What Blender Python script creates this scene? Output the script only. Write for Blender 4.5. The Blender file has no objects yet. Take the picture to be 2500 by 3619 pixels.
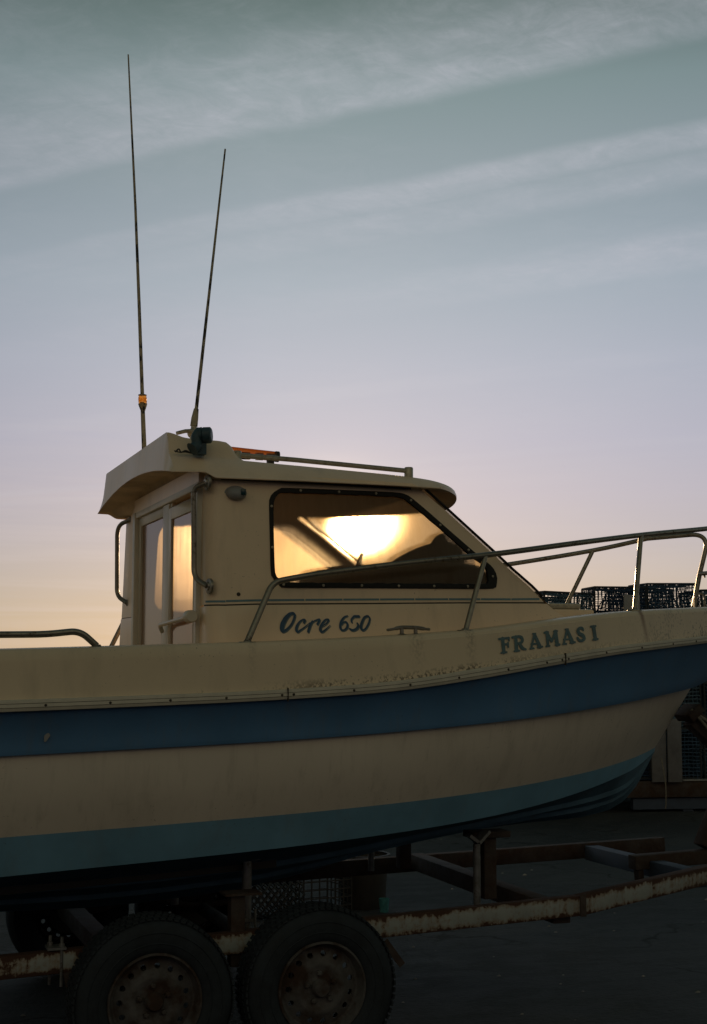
import bpy, bmesh, math, random
import numpy as np
from mathutils import Vector, Matrix
from mathutils.geometry import delaunay_2d_cdt
random.seed(7)
rng = np.random.RandomState(11)
R = math.radians
SC = bpy.context.scene
COL = SC.collection

# ------------------------------------------------------------------ camera, sky, sun
def srgb(r, g, b, a=1.0):
    f = lambda c: (c/255/12.92) if c/255 <= .04045 else ((c/255+.055)/1.055)**2.4
    return (f(r), f(g), f(b), a)

cam = bpy.data.cameras.new('camera')
cam.sensor_fit = 'VERTICAL'; cam.sensor_height = 36.0
cam.lens = 5026/3619*36.0
cam.clip_start = .05; cam.clip_end = 3000
camo = bpy.data.objects.new('camera', cam); COL.objects.link(camo)
camo.location = (-1.949, -6.898, 1.67)
camo.rotation_euler = (R(96.1), 0, R(-20))
SC.camera = camo

SUN = Vector((0.3262, 0.9416, 0.0840)).normalized()
SUNEL = math.asin(SUN.z); SUNAZ = math.atan2(SUN.x, SUN.y)

world = bpy.data.worlds.new("World"); SC.world = world
world.use_nodes = True
wt = world.node_tree; wt.nodes.clear()
class NT:
    """small helper for node trees"""
    def __init__(s, t): s.t = t
    def n(s, typ, **kw):
        o = s.t.nodes.new(typ)
        for k, v in kw.items(): setattr(o, k, v)
        return o
    def put(s, sock, v):
        if v is None: return
        if hasattr(v, 'is_output') or hasattr(v, 'links'): s.t.links.new(v, sock)
        else: sock.default_value = v
    def math(s, op, a, b=None, c=None, clamp=False):
        o = s.n('ShaderNodeMath', operation=op); o.use_clamp = clamp
        s.put(o.inputs[0], a); s.put(o.inputs[1], b)
        if c is not None: s.put(o.inputs[2], c)
        return o.outputs[0]
    def vmath(s, op, a, b=None, out=0):
        o = s.n('ShaderNodeVectorMath', operation=op)
        s.put(o.inputs[0], a); s.put(o.inputs[1], b)
        return o.outputs[out]
    def mix(s, fac, a, b, blend='MIX'):
        o = s.n('ShaderNodeMix', data_type='RGBA', blend_type=blend)
        s.put(o.inputs[0], fac); s.put(o.inputs[6], a); s.put(o.inputs[7], b)
        return o.outputs[2]
    def ramp(s, fac, els, interp='LINEAR'):
        o = s.n('ShaderNodeValToRGB'); cr = o.color_ramp; cr.interpolation = interp
        while len(cr.elements) < len(els): cr.elements.new(.5)
        for e, (p, c) in zip(cr.elements, els):
            e.position = p; e.color = c if hasattr(c, '__len__') else (c, c, c, 1)
        s.put(o.inputs[0], fac); return o.outputs[0]
    def maprange(s, v, a, b, c=0., d=1., smooth=False):
        o = s.n('ShaderNodeMapRange'); o.interpolation_type = 'SMOOTHSTEP' if smooth else 'LINEAR'
        s.put(o.inputs[0], v)
        for i, q in zip((1, 2, 3, 4), (a, b, c, d)): s.put(o.inputs[i], q)
        return o.outputs[0]
    def noise(s, vec, scale, detail=3, rough=.55, dist=0.):
        o = s.n('ShaderNodeTexNoise'); s.put(o.inputs['Vector'], vec)
        o.inputs['Scale'].default_value = scale; o.inputs['Detail'].default_value = detail
        o.inputs['Roughness'].default_value = rough; o.inputs['Distortion'].default_value = dist
        return o.outputs[0]
    def xyz(s, v):
        o = s.n('ShaderNodeSeparateXYZ'); s.put(o.inputs[0], v); return o.outputs
    def comb(s, x, y, z):
        o = s.n('ShaderNodeCombineXYZ')
        for i, q in enumerate((x, y, z)): s.put(o.inputs[i], q)
        return o.outputs[0]
W = NT(wt)
tc = W.n('ShaderNodeTexCoord'); D = W.vmath('NORMALIZE', tc.outputs['Generated'])
dx, dy, dz = W.xyz(D)[:3]
zz = W.math('MAXIMUM', dz, 0.0)
hl = W.math('SQRT', W.math('MAXIMUM', W.math('ADD', W.math('MULTIPLY', dx, dx), W.math('MULTIPLY', dy, dy)), 1e-5))
sh = Vector((SUN.x, SUN.y)).normalized()
dotA = W.math('DIVIDE', W.math('ADD', W.math('MULTIPLY', dx, sh.x), W.math('MULTIPLY', dy, sh.y)), hl)
side = W.math('DIVIDE', W.math('SUBTRACT', W.math('MULTIPLY', dx, sh.y), W.math('MULTIPLY', dy, sh.x)), hl)  # + to the right of the sun
sz = lambda deg: math.sin(R(deg))
skyc = W.ramp(zz, [
    (0.0, srgb(210, 190, 161)), (sz(1.6), srgb(208, 191, 169)), (sz(3.4), srgb(202, 191, 184)), (sz(5), srgb(198, 191, 196)),
    (sz(6.8), srgb(196, 191, 203)), (sz(9), srgb(190, 190, 206)), (sz(12), srgb(182, 188, 203)),
    (sz(15.2), srgb(169, 181, 193)), (sz(18), srgb(154, 168, 178)), (sz(20), srgb(146, 161, 168)), (sz(22.8), srgb(131, 150, 153)),
    (sz(26), srgb(90, 111, 108)), (sz(34), srgb(74, 97, 100)), (sz(55), srgb(56, 78, 88)), (1.0, srgb(50, 72, 84))])
# cirrus and contrails: a thin layer on the plane z = 1 above the eye
zc = W.math('MAXIMUM', dz, .03)
px = W.math('DIVIDE', dx, zc); py = W.math('DIVIDE', dy, zc)
across = W.math('ADD', W.math('MULTIPLY', px, .77), W.math('MULTIPLY', py, .64))
along = W.math('SUBTRACT', W.math('MULTIPLY', px, .64), W.math('MULTIPLY', py, .77))
wob = W.math('MULTIPLY', W.math('SUBTRACT', W.noise(W.comb(along, W.math('MULTIPLY', across, .6), 0.), 1.3, 3), .5), .12)
acw = W.math('ADD', across, wob)
streak = W.noise(W.comb(W.math('MULTIPLY', along, 1.6), W.math('MULTIPLY', acw, 3.6), 0.), 1.5, 5, .55, .9)
fine = W.noise(W.comb(W.math('MULTIPLY', along, 11.), W.math('MULTIPLY', acw, 4.2), 3.), 1.8, 6, .66, 1.2)
mott = W.noise(W.comb(W.math('MULTIPLY', along, 5.), W.math('MULTIPLY', acw, 5.), 9.), 1.6, 6, .7, .6)
puff = W.noise(W.comb(along, acw, 7.), 1.1, 3)
def band(v, a, b, c, d): return W.math('MULTIPLY', W.maprange(v, a, b, 0, 1, True), W.maprange(v, d, c, 0, 1, True))
bandA = W.math('MAXIMUM', band(acw, 1.60, 2.06, 2.12, 2.20), W.math('MULTIPLY', band(acw, .9, 1.35, 1.75, 2.0), .30))
bandB = W.math('MAXIMUM', band(acw, 2.49, 2.56, 2.62, 2.72), W.math('MULTIPLY', band(acw, 2.62, 2.72, 2.80, 2.92), .62))
bandC = W.math('MULTIPLY', band(acw, 3.10, 3.28, 3.42, 3.56), W.maprange(along, -2.2, -.9, .15, 1, True))
bandT = band(across, 6.02, 6.18, 6.22, 6.36)
bandU = band(across, 6.42, 6.55, 6.6, 6.75)
bandV = band(acw, 4.3, 4.42, 4.5, 4.66)
tex = W.math('MULTIPLY', W.maprange(streak, .3, .7, .55, 1.05), W.math('MULTIPLY', W.maprange(fine, .3, .72, .74, 1.14), W.maprange(mott, .3, .7, .6, 1.2)))
rightw = W.maprange(along, -2.6, -.6, .35, 1.0, True)
m = W.math('MULTIPLY', W.math('MULTIPLY', bandA, tex), .40)
m = W.math('ADD', m, W.math('MULTIPLY', W.math('MULTIPLY', W.math('MULTIPLY', bandB, tex), rightw), .48))
m = W.math('ADD', m, W.math('MULTIPLY', W.math('MULTIPLY', bandC, tex), .40))
m = W.math('ADD', m, W.math('MULTIPLY', W.math('MULTIPLY', bandV, W.maprange(puff, .4, .6)), .14))
m = W.math('ADD', m, W.math('MULTIPLY', W.math('ADD', bandT, W.math('MULTIPLY', bandU, .6)), W.maprange(along, -6.2, -2.2, .20, .08)))
m = W.math('ADD', m, W.math('MULTIPLY', W.maprange(W.math('MULTIPLY', mott, puff), .22, .42, 0, 1), .07))
low = W.noise(W.comb(W.math('MULTIPLY', side, 3.), W.math('MULTIPLY', dz, 60.), 1.), 1.6, 4, .55, .5)
lowm = W.math('MULTIPLY', W.maprange(low, .42, .75), W.math('MULTIPLY', W.maprange(dz, .20, .07), W.maprange(side, .08, -.12, .08, .34)))
m = W.math('MINIMUM', m, .75)
skyc = W.mix(m, skyc, srgb(203, 203, 214))
skyc = W.mix(lowm, skyc, srgb(226, 214, 212))
# the physical sky, blended in
sky = W.n('ShaderNodeTexSky', sky_type='NISHITA'); sky.sun_disc = False
sky.sun_elevation = SUNEL; sky.sun_rotation = SUNAZ; sky.altitude = 10
skyn = W.mix(1.0, sky.outputs[0], (.07, .07, .07, 1), 'MULTIPLY')
skyc = W.mix(.06, skyc, skyn)
# the sky dims away from the sunset: greener to the sides, dim and warm opposite the sun
azc = W.ramp(W.maprange(dotA, -1, 1), [(0.0, (1, 1, 1, 1)), (.25, (.50, .48, .38, 1)), (.5, (.31, .335, .25, 1)), (.80, (.52, .56, .50, 1)), (.955, (.80, .82, .83, 1)), (.985, (.90, .905, .91, 1)), (1.0, (.985, .98, .975, 1))])
skyc = W.mix(1.0, skyc, azc, 'MULTIPLY')
lf = W.maprange(side, -.05, -.25, 1.0, .90)
skyc = W.mix(1.0, skyc, W.comb(lf, lf, lf), 'MULTIPLY')
dim = W.maprange(dotA, -.05, -.7, 0, 1, True)          # low blue-grey earth shadow with a warm band above it
eastc = W.ramp(dz, [(0.0, (.08, .115, .19, 1)), (.10, (.13, .14, .17, 1)), (.25, (.55, .40, .28, 1)), (.5, (3.25, 1.98, 1.20, 1)), (.8, (3.25, 2.15, 1.4, 1)), (1.0, (1.3, 1.15, 1.0, 1))])
skyc = W.mix(1.0, skyc, W.mix(dim, (1, 1, 1, 1), eastc), 'MULTIPLY')
# glow round the sun
cs = W.math('MAXIMUM', W.vmath('DOT_PRODUCT', D, tuple(SUN), out=1), 0.)
def add(c, amp, colr): 
    return W.mix(1.0, c, W.mix(1.0, W.comb(amp, amp, amp), colr, 'MULTIPLY'), 'ADD')
skyc = add(skyc, W.math('MULTIPLY', W.math('POWER', cs, 2600.), 4.0), (1, .78, .46, 1))
skyc = add(skyc, W.math('MULTIPLY', W.math('POWER', cs, 500.), .10), (1, .72, .42, 1))
skyc = add(skyc, W.math('MULTIPLY', W.math('POWER', cs, 60.), .02), (1, .72, .5, 1))
skyc10 = W.mix(1.0, skyc, (10, 10, 10, 1), 'MULTIPLY')
bg = W.n('ShaderNodeBackground'); bg.inputs['Strength'].default_value = .1
wt.links.new(skyc10, bg.inputs['Color'])
wo = W.n('ShaderNodeOutputWorld'); wt.links.new(bg.outputs[0], wo.inputs[0])

sunl = bpy.data.lights.new('sun', 'SUN'); sunl.energy = 2.5; sunl.angle = R(.53); sunl.color = (1.0, .66, .34)
suno = bpy.data.objects.new('sun', sunl); COL.objects.link(suno)
suno.rotation_euler = SUN.to_track_quat('Z', 'Y').to_euler(); suno.location = (3, 8, 6)

SC.view_settings.view_transform = 'Standard'; SC.view_settings.look = 'None'
SC.view_settings.exposure = 0.0; SC.view_settings.gamma = 1.0
SC.render.film_transparent = False
SC.cycles.max_bounces = 10; SC.cycles.transparent_max_bounces = 16
SC.cycles.caustics_reflective = False; SC.cycles.caustics_refractive = False
SC.cycles.sample_clamp_indirect = 4.0
try: SC.cycles.use_denoising = True
except Exception: pass

# ------------------------------------------------------------------ materials
def material(name, col, rough=.5, metal=0., spec=.5, var=.12, vscale=6., bump=0., bscale=60., build=None):
    mt = bpy.data.materials.new(name); mt.use_nodes = True
    t = mt.node_tree; N = NT(t); b = t.nodes['Principled BSDF']
    g = N.n('ShaderNodeNewGeometry'); P = g.outputs['Position']
    c = col if len(col) == 4 else (*col, 1)
    nz = N.noise(P, vscale, 5, .6)
    cc = N.mix(N.maprange(nz, .3, .7), tuple(x*(1-var) for x in c[:3])+(1,), tuple(min(1, x*(1+var)) for x in c[:3])+(1,))
    rr = N.maprange(nz, .3, .7, rough*.88, min(1, rough*1.12))
    if build:
        r = build(N, P, cc, rr)
        if isinstance(r, tuple): cc, rr = r
        else: cc = r
    N.put(b.inputs['Base Color'], cc); N.put(b.inputs['Roughness'], rr)
    b.inputs['Metallic'].default_value = metal; b.inputs['Specular IOR Level'].default_value = spec
    if bump:
        bn = N.n('ShaderNodeBump'); bn.inputs['Strength'].default_value = bump; bn.inputs['Distance'].default_value = .01
        N.put(bn.inputs['Height'], N.noise(P, bscale, 5, .6)); N.put(b.inputs['Normal'], bn.outputs[0])
    return mt

def soft_dirt(N, P, cc, rr):
    s = N.noise(N.vmath('MULTIPLY', P, (9., 9., 1.6)), 1.0, 5, .65)
    cc = N.mix(N.math('MULTIPLY', N.maprange(s, .52, .78), .22), cc, (.22, .19, .14, 1))
    sp = N.noise(P, 95., 2, .5); zone = N.noise(P, 3.1, 2)
    k = N.math('MULTIPLY', N.maprange(sp, .68, .74), N.maprange(zone, .5, .65))
    return N.mix(N.math('MULTIPLY', k, .55), cc, (.05, .04, .03, 1)), rr

def hull_scuffs(N, P, cc, rr):
    cc, rr = soft_dirt(N, P, cc, rr)
    a = N.noise(N.vmath('MULTIPLY', P, (5., 5., 38.)), 1.6, 5, .7, .4); z = N.noise(P, 1.7, 3)
    f = N.math('MULTIPLY', N.maprange(a, .62, .72), N.maprange(z, .50, .66))
    b = N.noise(N.vmath('MULTIPLY', P, (24., 24., .9)), 1.3, 4, .6)
    cc = N.mix(N.math('MULTIPLY', N.maprange(b, .55, .75), .20), cc, (.20, .17, .12, 1))
    return N.mix(N.math('MULTIPLY', f, .30), cc, (.12, .11, .10, 1)), rr
def bulwark_dirt(N, P, cc, rr):
    cc, rr = soft_dirt(N, P, cc, rr)
    uvn = N.n('ShaderNodeUVMap'); u, v, _ = N.xyz(uvn.outputs[0])[:3]
    sp = N.noise(N.vmath('MULTIPLY', P, (1., 1., .8)), 85., 3, .55); lo = N.noise(P, 5., 3)
    # algae in the corner above the rubbing strake
    z1 = N.math('MULTIPLY', N.maprange(v, .20, .04, 0, 1), N.math('MULTIPLY', N.maprange(u, -.35, .0, 0, 1), N.maprange(u, 1.1, .75, .35, 1)))
    k = N.math('MULTIPLY', z1, N.maprange(N.math('ADD', sp, N.math('MULTIPLY', N.math('SUBTRACT', lo, .5), .5)), .46, .58))
    # specks over the bow
    z2 = N.math('MULTIPLY', N.maprange(u, 1.55, 2.3, 0, 1), N.maprange(v, 1.05, .1, .55, 1))
    k2 = N.math('MULTIPLY', z2, N.maprange(N.math('ADD', sp, N.math('MULTIPLY', N.math('SUBTRACT', lo, .5), .5)), .56, .64))
    k = N.math('MAXIMUM', k, k2)
    # grime washed down below fittings
    for cx, w_, a in ((.69, .035, .55), (.42, .05, .42), (-.33, .03, .25), (1.98, .05, .25)):
        st = N.maprange(N.math('ABSOLUTE', N.math('SUBTRACT', u, cx)), w_, w_*.15, 0, 1)
        st = N.math('MULTIPLY', st, N.math('MULTIPLY', N.maprange(v, .15, .95, .2, 1), N.maprange(sp, .40, .62)))
        k = N.math('MAXIMUM', k, N.math('MULTIPLY', st, a))
    cc = N.mix(N.math('MULTIPLY', k, .8), cc, (.045, .035, .025, 1))
    # rust run under the bow stanchion
    ru = N.maprange(N.math('ABSOLUTE', N.math('SUBTRACT', N.math('ADD', u, N.math('MULTIPLY', v, .035)), 1.805)), .022, .004, 0, 1)
    ru = N.math('MULTIPLY', ru, N.maprange(v, .0, .9, .25, .75))
    cc = N.mix(ru, cc, (.16, .06, .03, 1))
    return cc, rr

def rust_paint(N, P, cc, rr):
    a = N.noise(P, 3.4, 6, .72, .5); b = N.noise(P, 55., 5, .65); dr = N.noise(N.vmath('MULTIPLY', P, (30., 30., 5.)), 1.2, 5, .65)
    z = N.n('ShaderNodeNewGeometry'); nz = N.xyz(z.outputs['Normal'])[2]
    # height within the rail (the rails rise gently towards the drawbar): rust eats in from both edges
    h = N.math('SUBTRACT', N.xyz(P)[2], N.math('ADD', N.math('MULTIPLY', N.xyz(P)[0], .037), .513))
    ed = N.maprange(N.math('ABSOLUTE', h), .018, .047, 0, .20)
    q = N.math('ADD', N.math('ADD', N.math('MULTIPLY', a, .62), N.math('MULTIPLY', dr, .38)), N.math('ADD', ed, N.math('MULTIPLY', N.math('SUBTRACT', b, .5), .35)))
    f = N.maprange(q, .565, .615)
    f = N.math('MAXIMUM', f, N.maprange(nz, .3, .8, 0, .95))
    rc = N.mix(b, (.030, .015, .010, 1), (.085, .034, .018, 1))
    st = N.mix(N.math('MULTIPLY', N.maprange(q, .47, .57), .7), cc, (.22, .14, .08, 1))
    return N.mix(f, st, rc), N.maprange(f, 0, 1, .55, .9)
def rust_all(N, P, cc, rr):
    b = N.noise(P, 28., 5, .65); a = N.noise(P, 9., 4, .6)
    rc = N.mix(b, (.022, .015, .012, 1), (.070, .034, .020, 1))
    return N.mix(N.maprange(a, .42, .6), cc, rc), .85
def steel_dirt(N, P, cc, rr):
    a = N.noise(P, 60., 4, .65); b = N.noise(P, 7., 3)
    f = N.math('MULTIPLY', N.maprange(a, .5, .68), N.maprange(b, .4, .65))
    return N.mix(f, cc, (.09, .05, .03, 1)), N.maprange(f, 0, 1, .34, .75)
def asphalt(N, P, cc, rr):
    a = N.noise(P, .5, 5, .6, .3); b = N.noise(N.vmath('MULTIPLY', P, (1., 2.4, 1.)), 2.6, 7, .72, .5); d = N.noise(P, 140., 3, .7); e = N.noise(P, 22., 6, .75)
    c = N.mix(N.maprange(a, .35, .65), (.018, .022, .028, 1), (.058, .060, .064, 1))
    c = N.mix(N.math('MULTIPLY', N.maprange(b, .56, .64), .75), c, (.010, .011, .012, 1))
    c = N.mix(N.math('MULTIPLY', N.maprange(b, .42, .34), .5), c, (.085, .083, .08, 1))
    c = N.mix(N.math('MULTIPLY', N.maprange(e, .45, .65), .5), c, (.014, .016, .018, 1))
    c = N.mix(N.math('MULTIPLY', N.maprange(d, .58, .75), .5), c, (.12, .115, .11, 1))
    v = N.n('ShaderNodeTexVoronoi', feature='DISTANCE_TO_EDGE'); v.inputs['Scale'].default_value = .55
    wv = N.n('ShaderNodeVectorMath', operation='ADD'); N.put(wv.inputs[0], P)
    nn = N.n('ShaderNodeTexNoise'); nn.inputs['Scale'].default_value = 2.2; nn.inputs['Detail'].default_value = 6; N.put(nn.inputs['Vector'], P); N.put(wv.inputs[1], N.vmath('MULTIPLY', nn.outputs[1], (.7, .7, .7)))
    N.put(v.inputs['Vector'], wv.outputs[0])
    c = N.mix(N.math('MULTIPLY', N.maprange(v.outputs['Distance'], .012, .003), N.maprange(a, .42, .55)), c, (.006, .006, .006, 1))
    return c, N.maprange(b, .35, .65, .95, .7)
def antenna_wear(N, P, cc, rr):
    a = N.noise(N.vmath('MULTIPLY', P, (1., 1., .35)), 46., 4, .6)
    return N.mix(N.maprange(a, .5, .56), cc, (.03, .028, .022, 1)), rr

M = {}
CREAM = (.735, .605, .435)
M['gelcoat'] = material('gelcoat', (.86, .67, .475), .38, spec=.45, var=.05, vscale=2.2, build=soft_dirt, bump=.03, bscale=4.)  # base lifted above the bulwark's; stands in for stronger light on the cabin
M['hullside'] = material('hull_gelcoat', (.75, .675, .58), .40, spec=.45, var=.05, vscale=2.2, build=hull_scuffs, bump=.03, bscale=4.)  # greyer than the cabin cream; cooler light low on the hull put into the colour
M['bulwark'] = material('gelcoat_stained', CREAM, .42, spec=.4, var=.06, vscale=2.2, build=bulwark_dirt, bump=.03, bscale=4.)
M['rubrail'] = material('rail_alloy', (.60, .56, .47), .5, spec=.4, var=.1, vscale=14.)
M['groove'] = material('groove_grime', (.05, .042, .032), .8, var=.3, vscale=40.)
M['blue'] = material('blue_gelcoat', (.10, .23, .43), .36, spec=.5, var=.10, vscale=3., bump=.02, bscale=5., build=hull_scuffs)
M['teal'] = material('teal_antifouling', (.17, .35, .50), .75, spec=.25, var=.14, vscale=4., build=soft_dirt)
M['navy'] = material('bottom_antifouling', (.10, .19, .27), .8, spec=.2, var=.25, vscale=5., build=soft_dirt)
M['pin'] = material('pinstripe_blue', (.13, .24, .28), .5, var=.15, vscale=20.)
M['letter'] = material('lettering_blue', (.020, .075, .15), .5, var=.2, vscale=25.)
M['lettershadow'] = material('lettering_shadow_grey', (.13, .18, .20), .55, var=.15, vscale=25.)
M['lettergrey'] = material('lettering_slate', (.10, .17, .19), .6, var=.25, vscale=18.)
M['rubber'] = material('black_rubber', (.018, .017, .016), .7, spec=.3, var=.3, vscale=30.)
M['steel'] = material('stainless_tube', (.27, .25, .21), .42, metal=.7, var=.15, vscale=20., build=steel_dirt)
M['alloy'] = material('weathered_alloy', (.46, .42, .33), .45, metal=.35, var=.2, vscale=26., build=steel_dirt)
M['aluframe'] = material('cream_door_frame', (.60, .55, .45), .42, var=.06, vscale=9., build=soft_dirt)
M['horn'] = material('teal_plastic', (.035, .075, .095), .5, var=.3, vscale=40.)
M['antenna'] = material('antenna_fibre', (.42, .36, .25), .55, var=.2, vscale=30., build=antenna_wear)
M['dark'] = material('dark_plastic', (.03, .028, .025), .6, var=.25, vscale=20.)
M['soffit'] = material('dirty_shaded_soffit', (.60, .48, .33), .7, var=.3, vscale=5., build=soft_dirt)  # mottled dirt, plus a darker base that paints in the shade under the roof
M['interior'] = material('interior_liner', (.42, .33, .22), .7, var=.1, vscale=5.)
M['greenlens'] = material('green_lens', (.01, .05, .06), .15, var=.1)
M['painted'] = material('flaking_white_paint', (.30, .32, .31), .6, var=.15, vscale=9., build=rust_paint, bump=.25, bscale=40.)
M['rust'] = material('rusty_steel', (.06, .045, .04), .9, var=.3, vscale=12., build=rust_all, bump=.35, bscale=50.)
M['galv'] = material('galvanised_steel', (.22, .22, .22), .5, metal=.5, var=.25, vscale=25., build=steel_dirt)
M['tyre'] = material('tyre_rubber', (.022, .028, .036), .75, spec=.3, var=.35, vscale=14., bump=.1, bscale=60.)
M['rim'] = material('rusted_rim', (.105, .10, .10), .7, metal=.2, var=.25, vscale=16., build=rust_all, bump=.25, bscale=60.)
M['asphalt'] = material('asphalt', (.05, .05, .05), .9, build=asphalt, bump=.9, bscale=38.)
M['net'] = material('blue_net', (.04, .085, .15), .7, var=.4, vscale=7.)
M['netfaded'] = material('faded_net', (.08, .14, .20), .75, var=.4, vscale=7.)
M['netdark'] = material('dark_net', (.018, .045, .10), .7, var=.4, vscale=7.)
M['netframe'] = material('trap_frame', (.025, .03, .035), .7, var=.3, vscale=20.)
M['whiteplastic'] = material('weathered_white_plastic', (.30, .30, .30), .6, var=.15, vscale=8., build=soft_dirt)
M['board'] = material('grey_board', (.15, .15, .16), .8, var=.3, vscale=6., build=soft_dirt)
M['bluebeam'] = material('dark_blue_beam', (.05, .07, .11), .75, var=.3, vscale=6.)
M['rope'] = material('old_rope', (.22, .20, .16), .9, var=.3, vscale=60.)
M['tealrope'] = material('teal_rope', (.05, .22, .24), .85, var=.3, vscale=40.)
M['debris'] = material('pale_debris', (.30, .28, .25), .9, var=.5, vscale=9.)

def pane_material(name, clear, tint, rough, dirt, scat, blur=0., bior=1.04, refl=.6, tlc=.38):
    """scratched, salt-hazed acrylic: part see-through, part forward scattering, part diffusing"""
    mt = bpy.data.materials.new(name); mt.use_nodes = True
    t = mt.node_tree; t.nodes.clear(); N = NT(t)
    P = N.n('ShaderNodeNewGeometry').outputs['Position']
    stre = N.noise(N.vmath('MULTIPLY', P, (26., 26., 1.3)), 1.2, 5, .65, .3)
    cloud = N.noise(P, 3.2, 5, .6, .6); spk = N.noise(P, 160., 2, .5)
    d = N.math('ADD', N.math('MULTIPLY', N.maprange(stre, .35, .75), .5), N.math('MULTIPLY', N.maprange(cloud, .3, .75), .5))
    d = N.math('ADD', d, N.math('MULTIPLY', N.maprange(spk, .70, .76), .4))
    tr = N.n('ShaderNodeBsdfTransparent'); tr.inputs[0].default_value = (*tint, 1)
    if blur:
        t2 = N.n('ShaderNodeBsdfRefraction'); t2.inputs['Color'].default_value = (*tint, 1); t2.inputs['IOR'].default_value = bior; t2.inputs['Roughness'].default_value = blur; t2.distribution = 'BECKMANN'
        mm = N.n('ShaderNodeMixShader'); mm.inputs[0].default_value = .7; t.links.new(tr.outputs[0], mm.inputs[1]); t.links.new(t2.outputs[0], mm.inputs[2]); tr = mm
    rf = N.n('ShaderNodeBsdfRefraction'); rf.inputs['Color'].default_value = (*tint, 1); rf.inputs['IOR'].default_value = 1.15
    rf.inputs['Roughness'].default_value = rough; rf.distribution = 'BECKMANN'
    tl = N.n('ShaderNodeBsdfTranslucent'); tl.inputs[0].default_value = (tlc*tint[0], tlc*.82*tint[1], tlc*.64*tint[2], 1)
    df = N.n('ShaderNodeBsdfDiffuse'); df.inputs[0].default_value = (.42, .36, .27, 1)
    gl = N.n('ShaderNodeBsdfGlossy'); gl.inputs['Roughness'].default_value = .12
    def mx(f, a, b):
        o = N.n('ShaderNodeMixShader'); N.put(o.inputs[0], f); t.links.new(a, o.inputs[1]); t.links.new(b, o.inputs[2]); return o.outputs[0]
    sc = mx(1-scat, rf.outputs[0], tl.outputs[0])
    sc = mx(.20, sc, df.outputs[0])
    body = mx(N.math('ADD', N.math('MULTIPLY', d, dirt), 1-clear-dirt*.5, clamp=True), tr.outputs[0], sc)
    fr = N.n('ShaderNodeFresnel'); fr.inputs[0].default_value = 1.4
    out = N.n('ShaderNodeOutputMaterial')
    t.links.new(mx(N.math('MULTIPLY', fr.outputs[0], refl), body, gl.outputs[0]), out.inputs[0])
    return mt
M['pane'] = pane_material('hazed_acrylic', .46, (1.0, .86, .64), 1.0, .55, .05, .42)
M['doorpane'] = pane_material('frosted_door_acrylic', .30, (1.0, .90, .76), .9, .25, .0, .6, 1.01, 1.0, .95)
M['portpane'] = pane_material('hazed_acrylic_far', .55, (1.0, .90, .74), .6, .35, .0)
M['screen'] = pane_material('salty_windscreen', .80, (1.0, .93, .80), .5, .2, .05)
def lens(name, col, emit=0.):
    mt = bpy.data.materials.new(name); mt.use_nodes = True
    t = mt.node_tree; t.nodes.clear(); N = NT(t)
    tr = N.n('ShaderNodeBsdfTransparent'); tr.inputs[0].default_value = (*col, 1)
    tl = N.n('ShaderNodeBsdfTranslucent'); tl.inputs[0].default_value = (*col, 1)
    g = N.n('ShaderNodeBsdfGlossy'); g.inputs['Roughness'].default_value = .15
    a = N.n('ShaderNodeMixShader'); a.inputs[0].default_value = .6
    t.links.new(tr.outputs[0], a.inputs[1]); t.links.new(tl.outputs[0], a.inputs[2])
    b = N.n('ShaderNodeMixShader'); b.inputs[0].default_value = .08
    t.links.new(a.outputs[0], b.inputs[1]); t.links.new(g.outputs[0], b.inputs[2])
    o = N.n('ShaderNodeOutputMaterial'); t.links.new(b.outputs[0], o.inputs[0]); return mt
M['amber'] = lens('amber_lens', (.62, .30, .08))
M['clearlens'] = lens('yellowed_clear_lens', (1.0, .72, .34))

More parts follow.
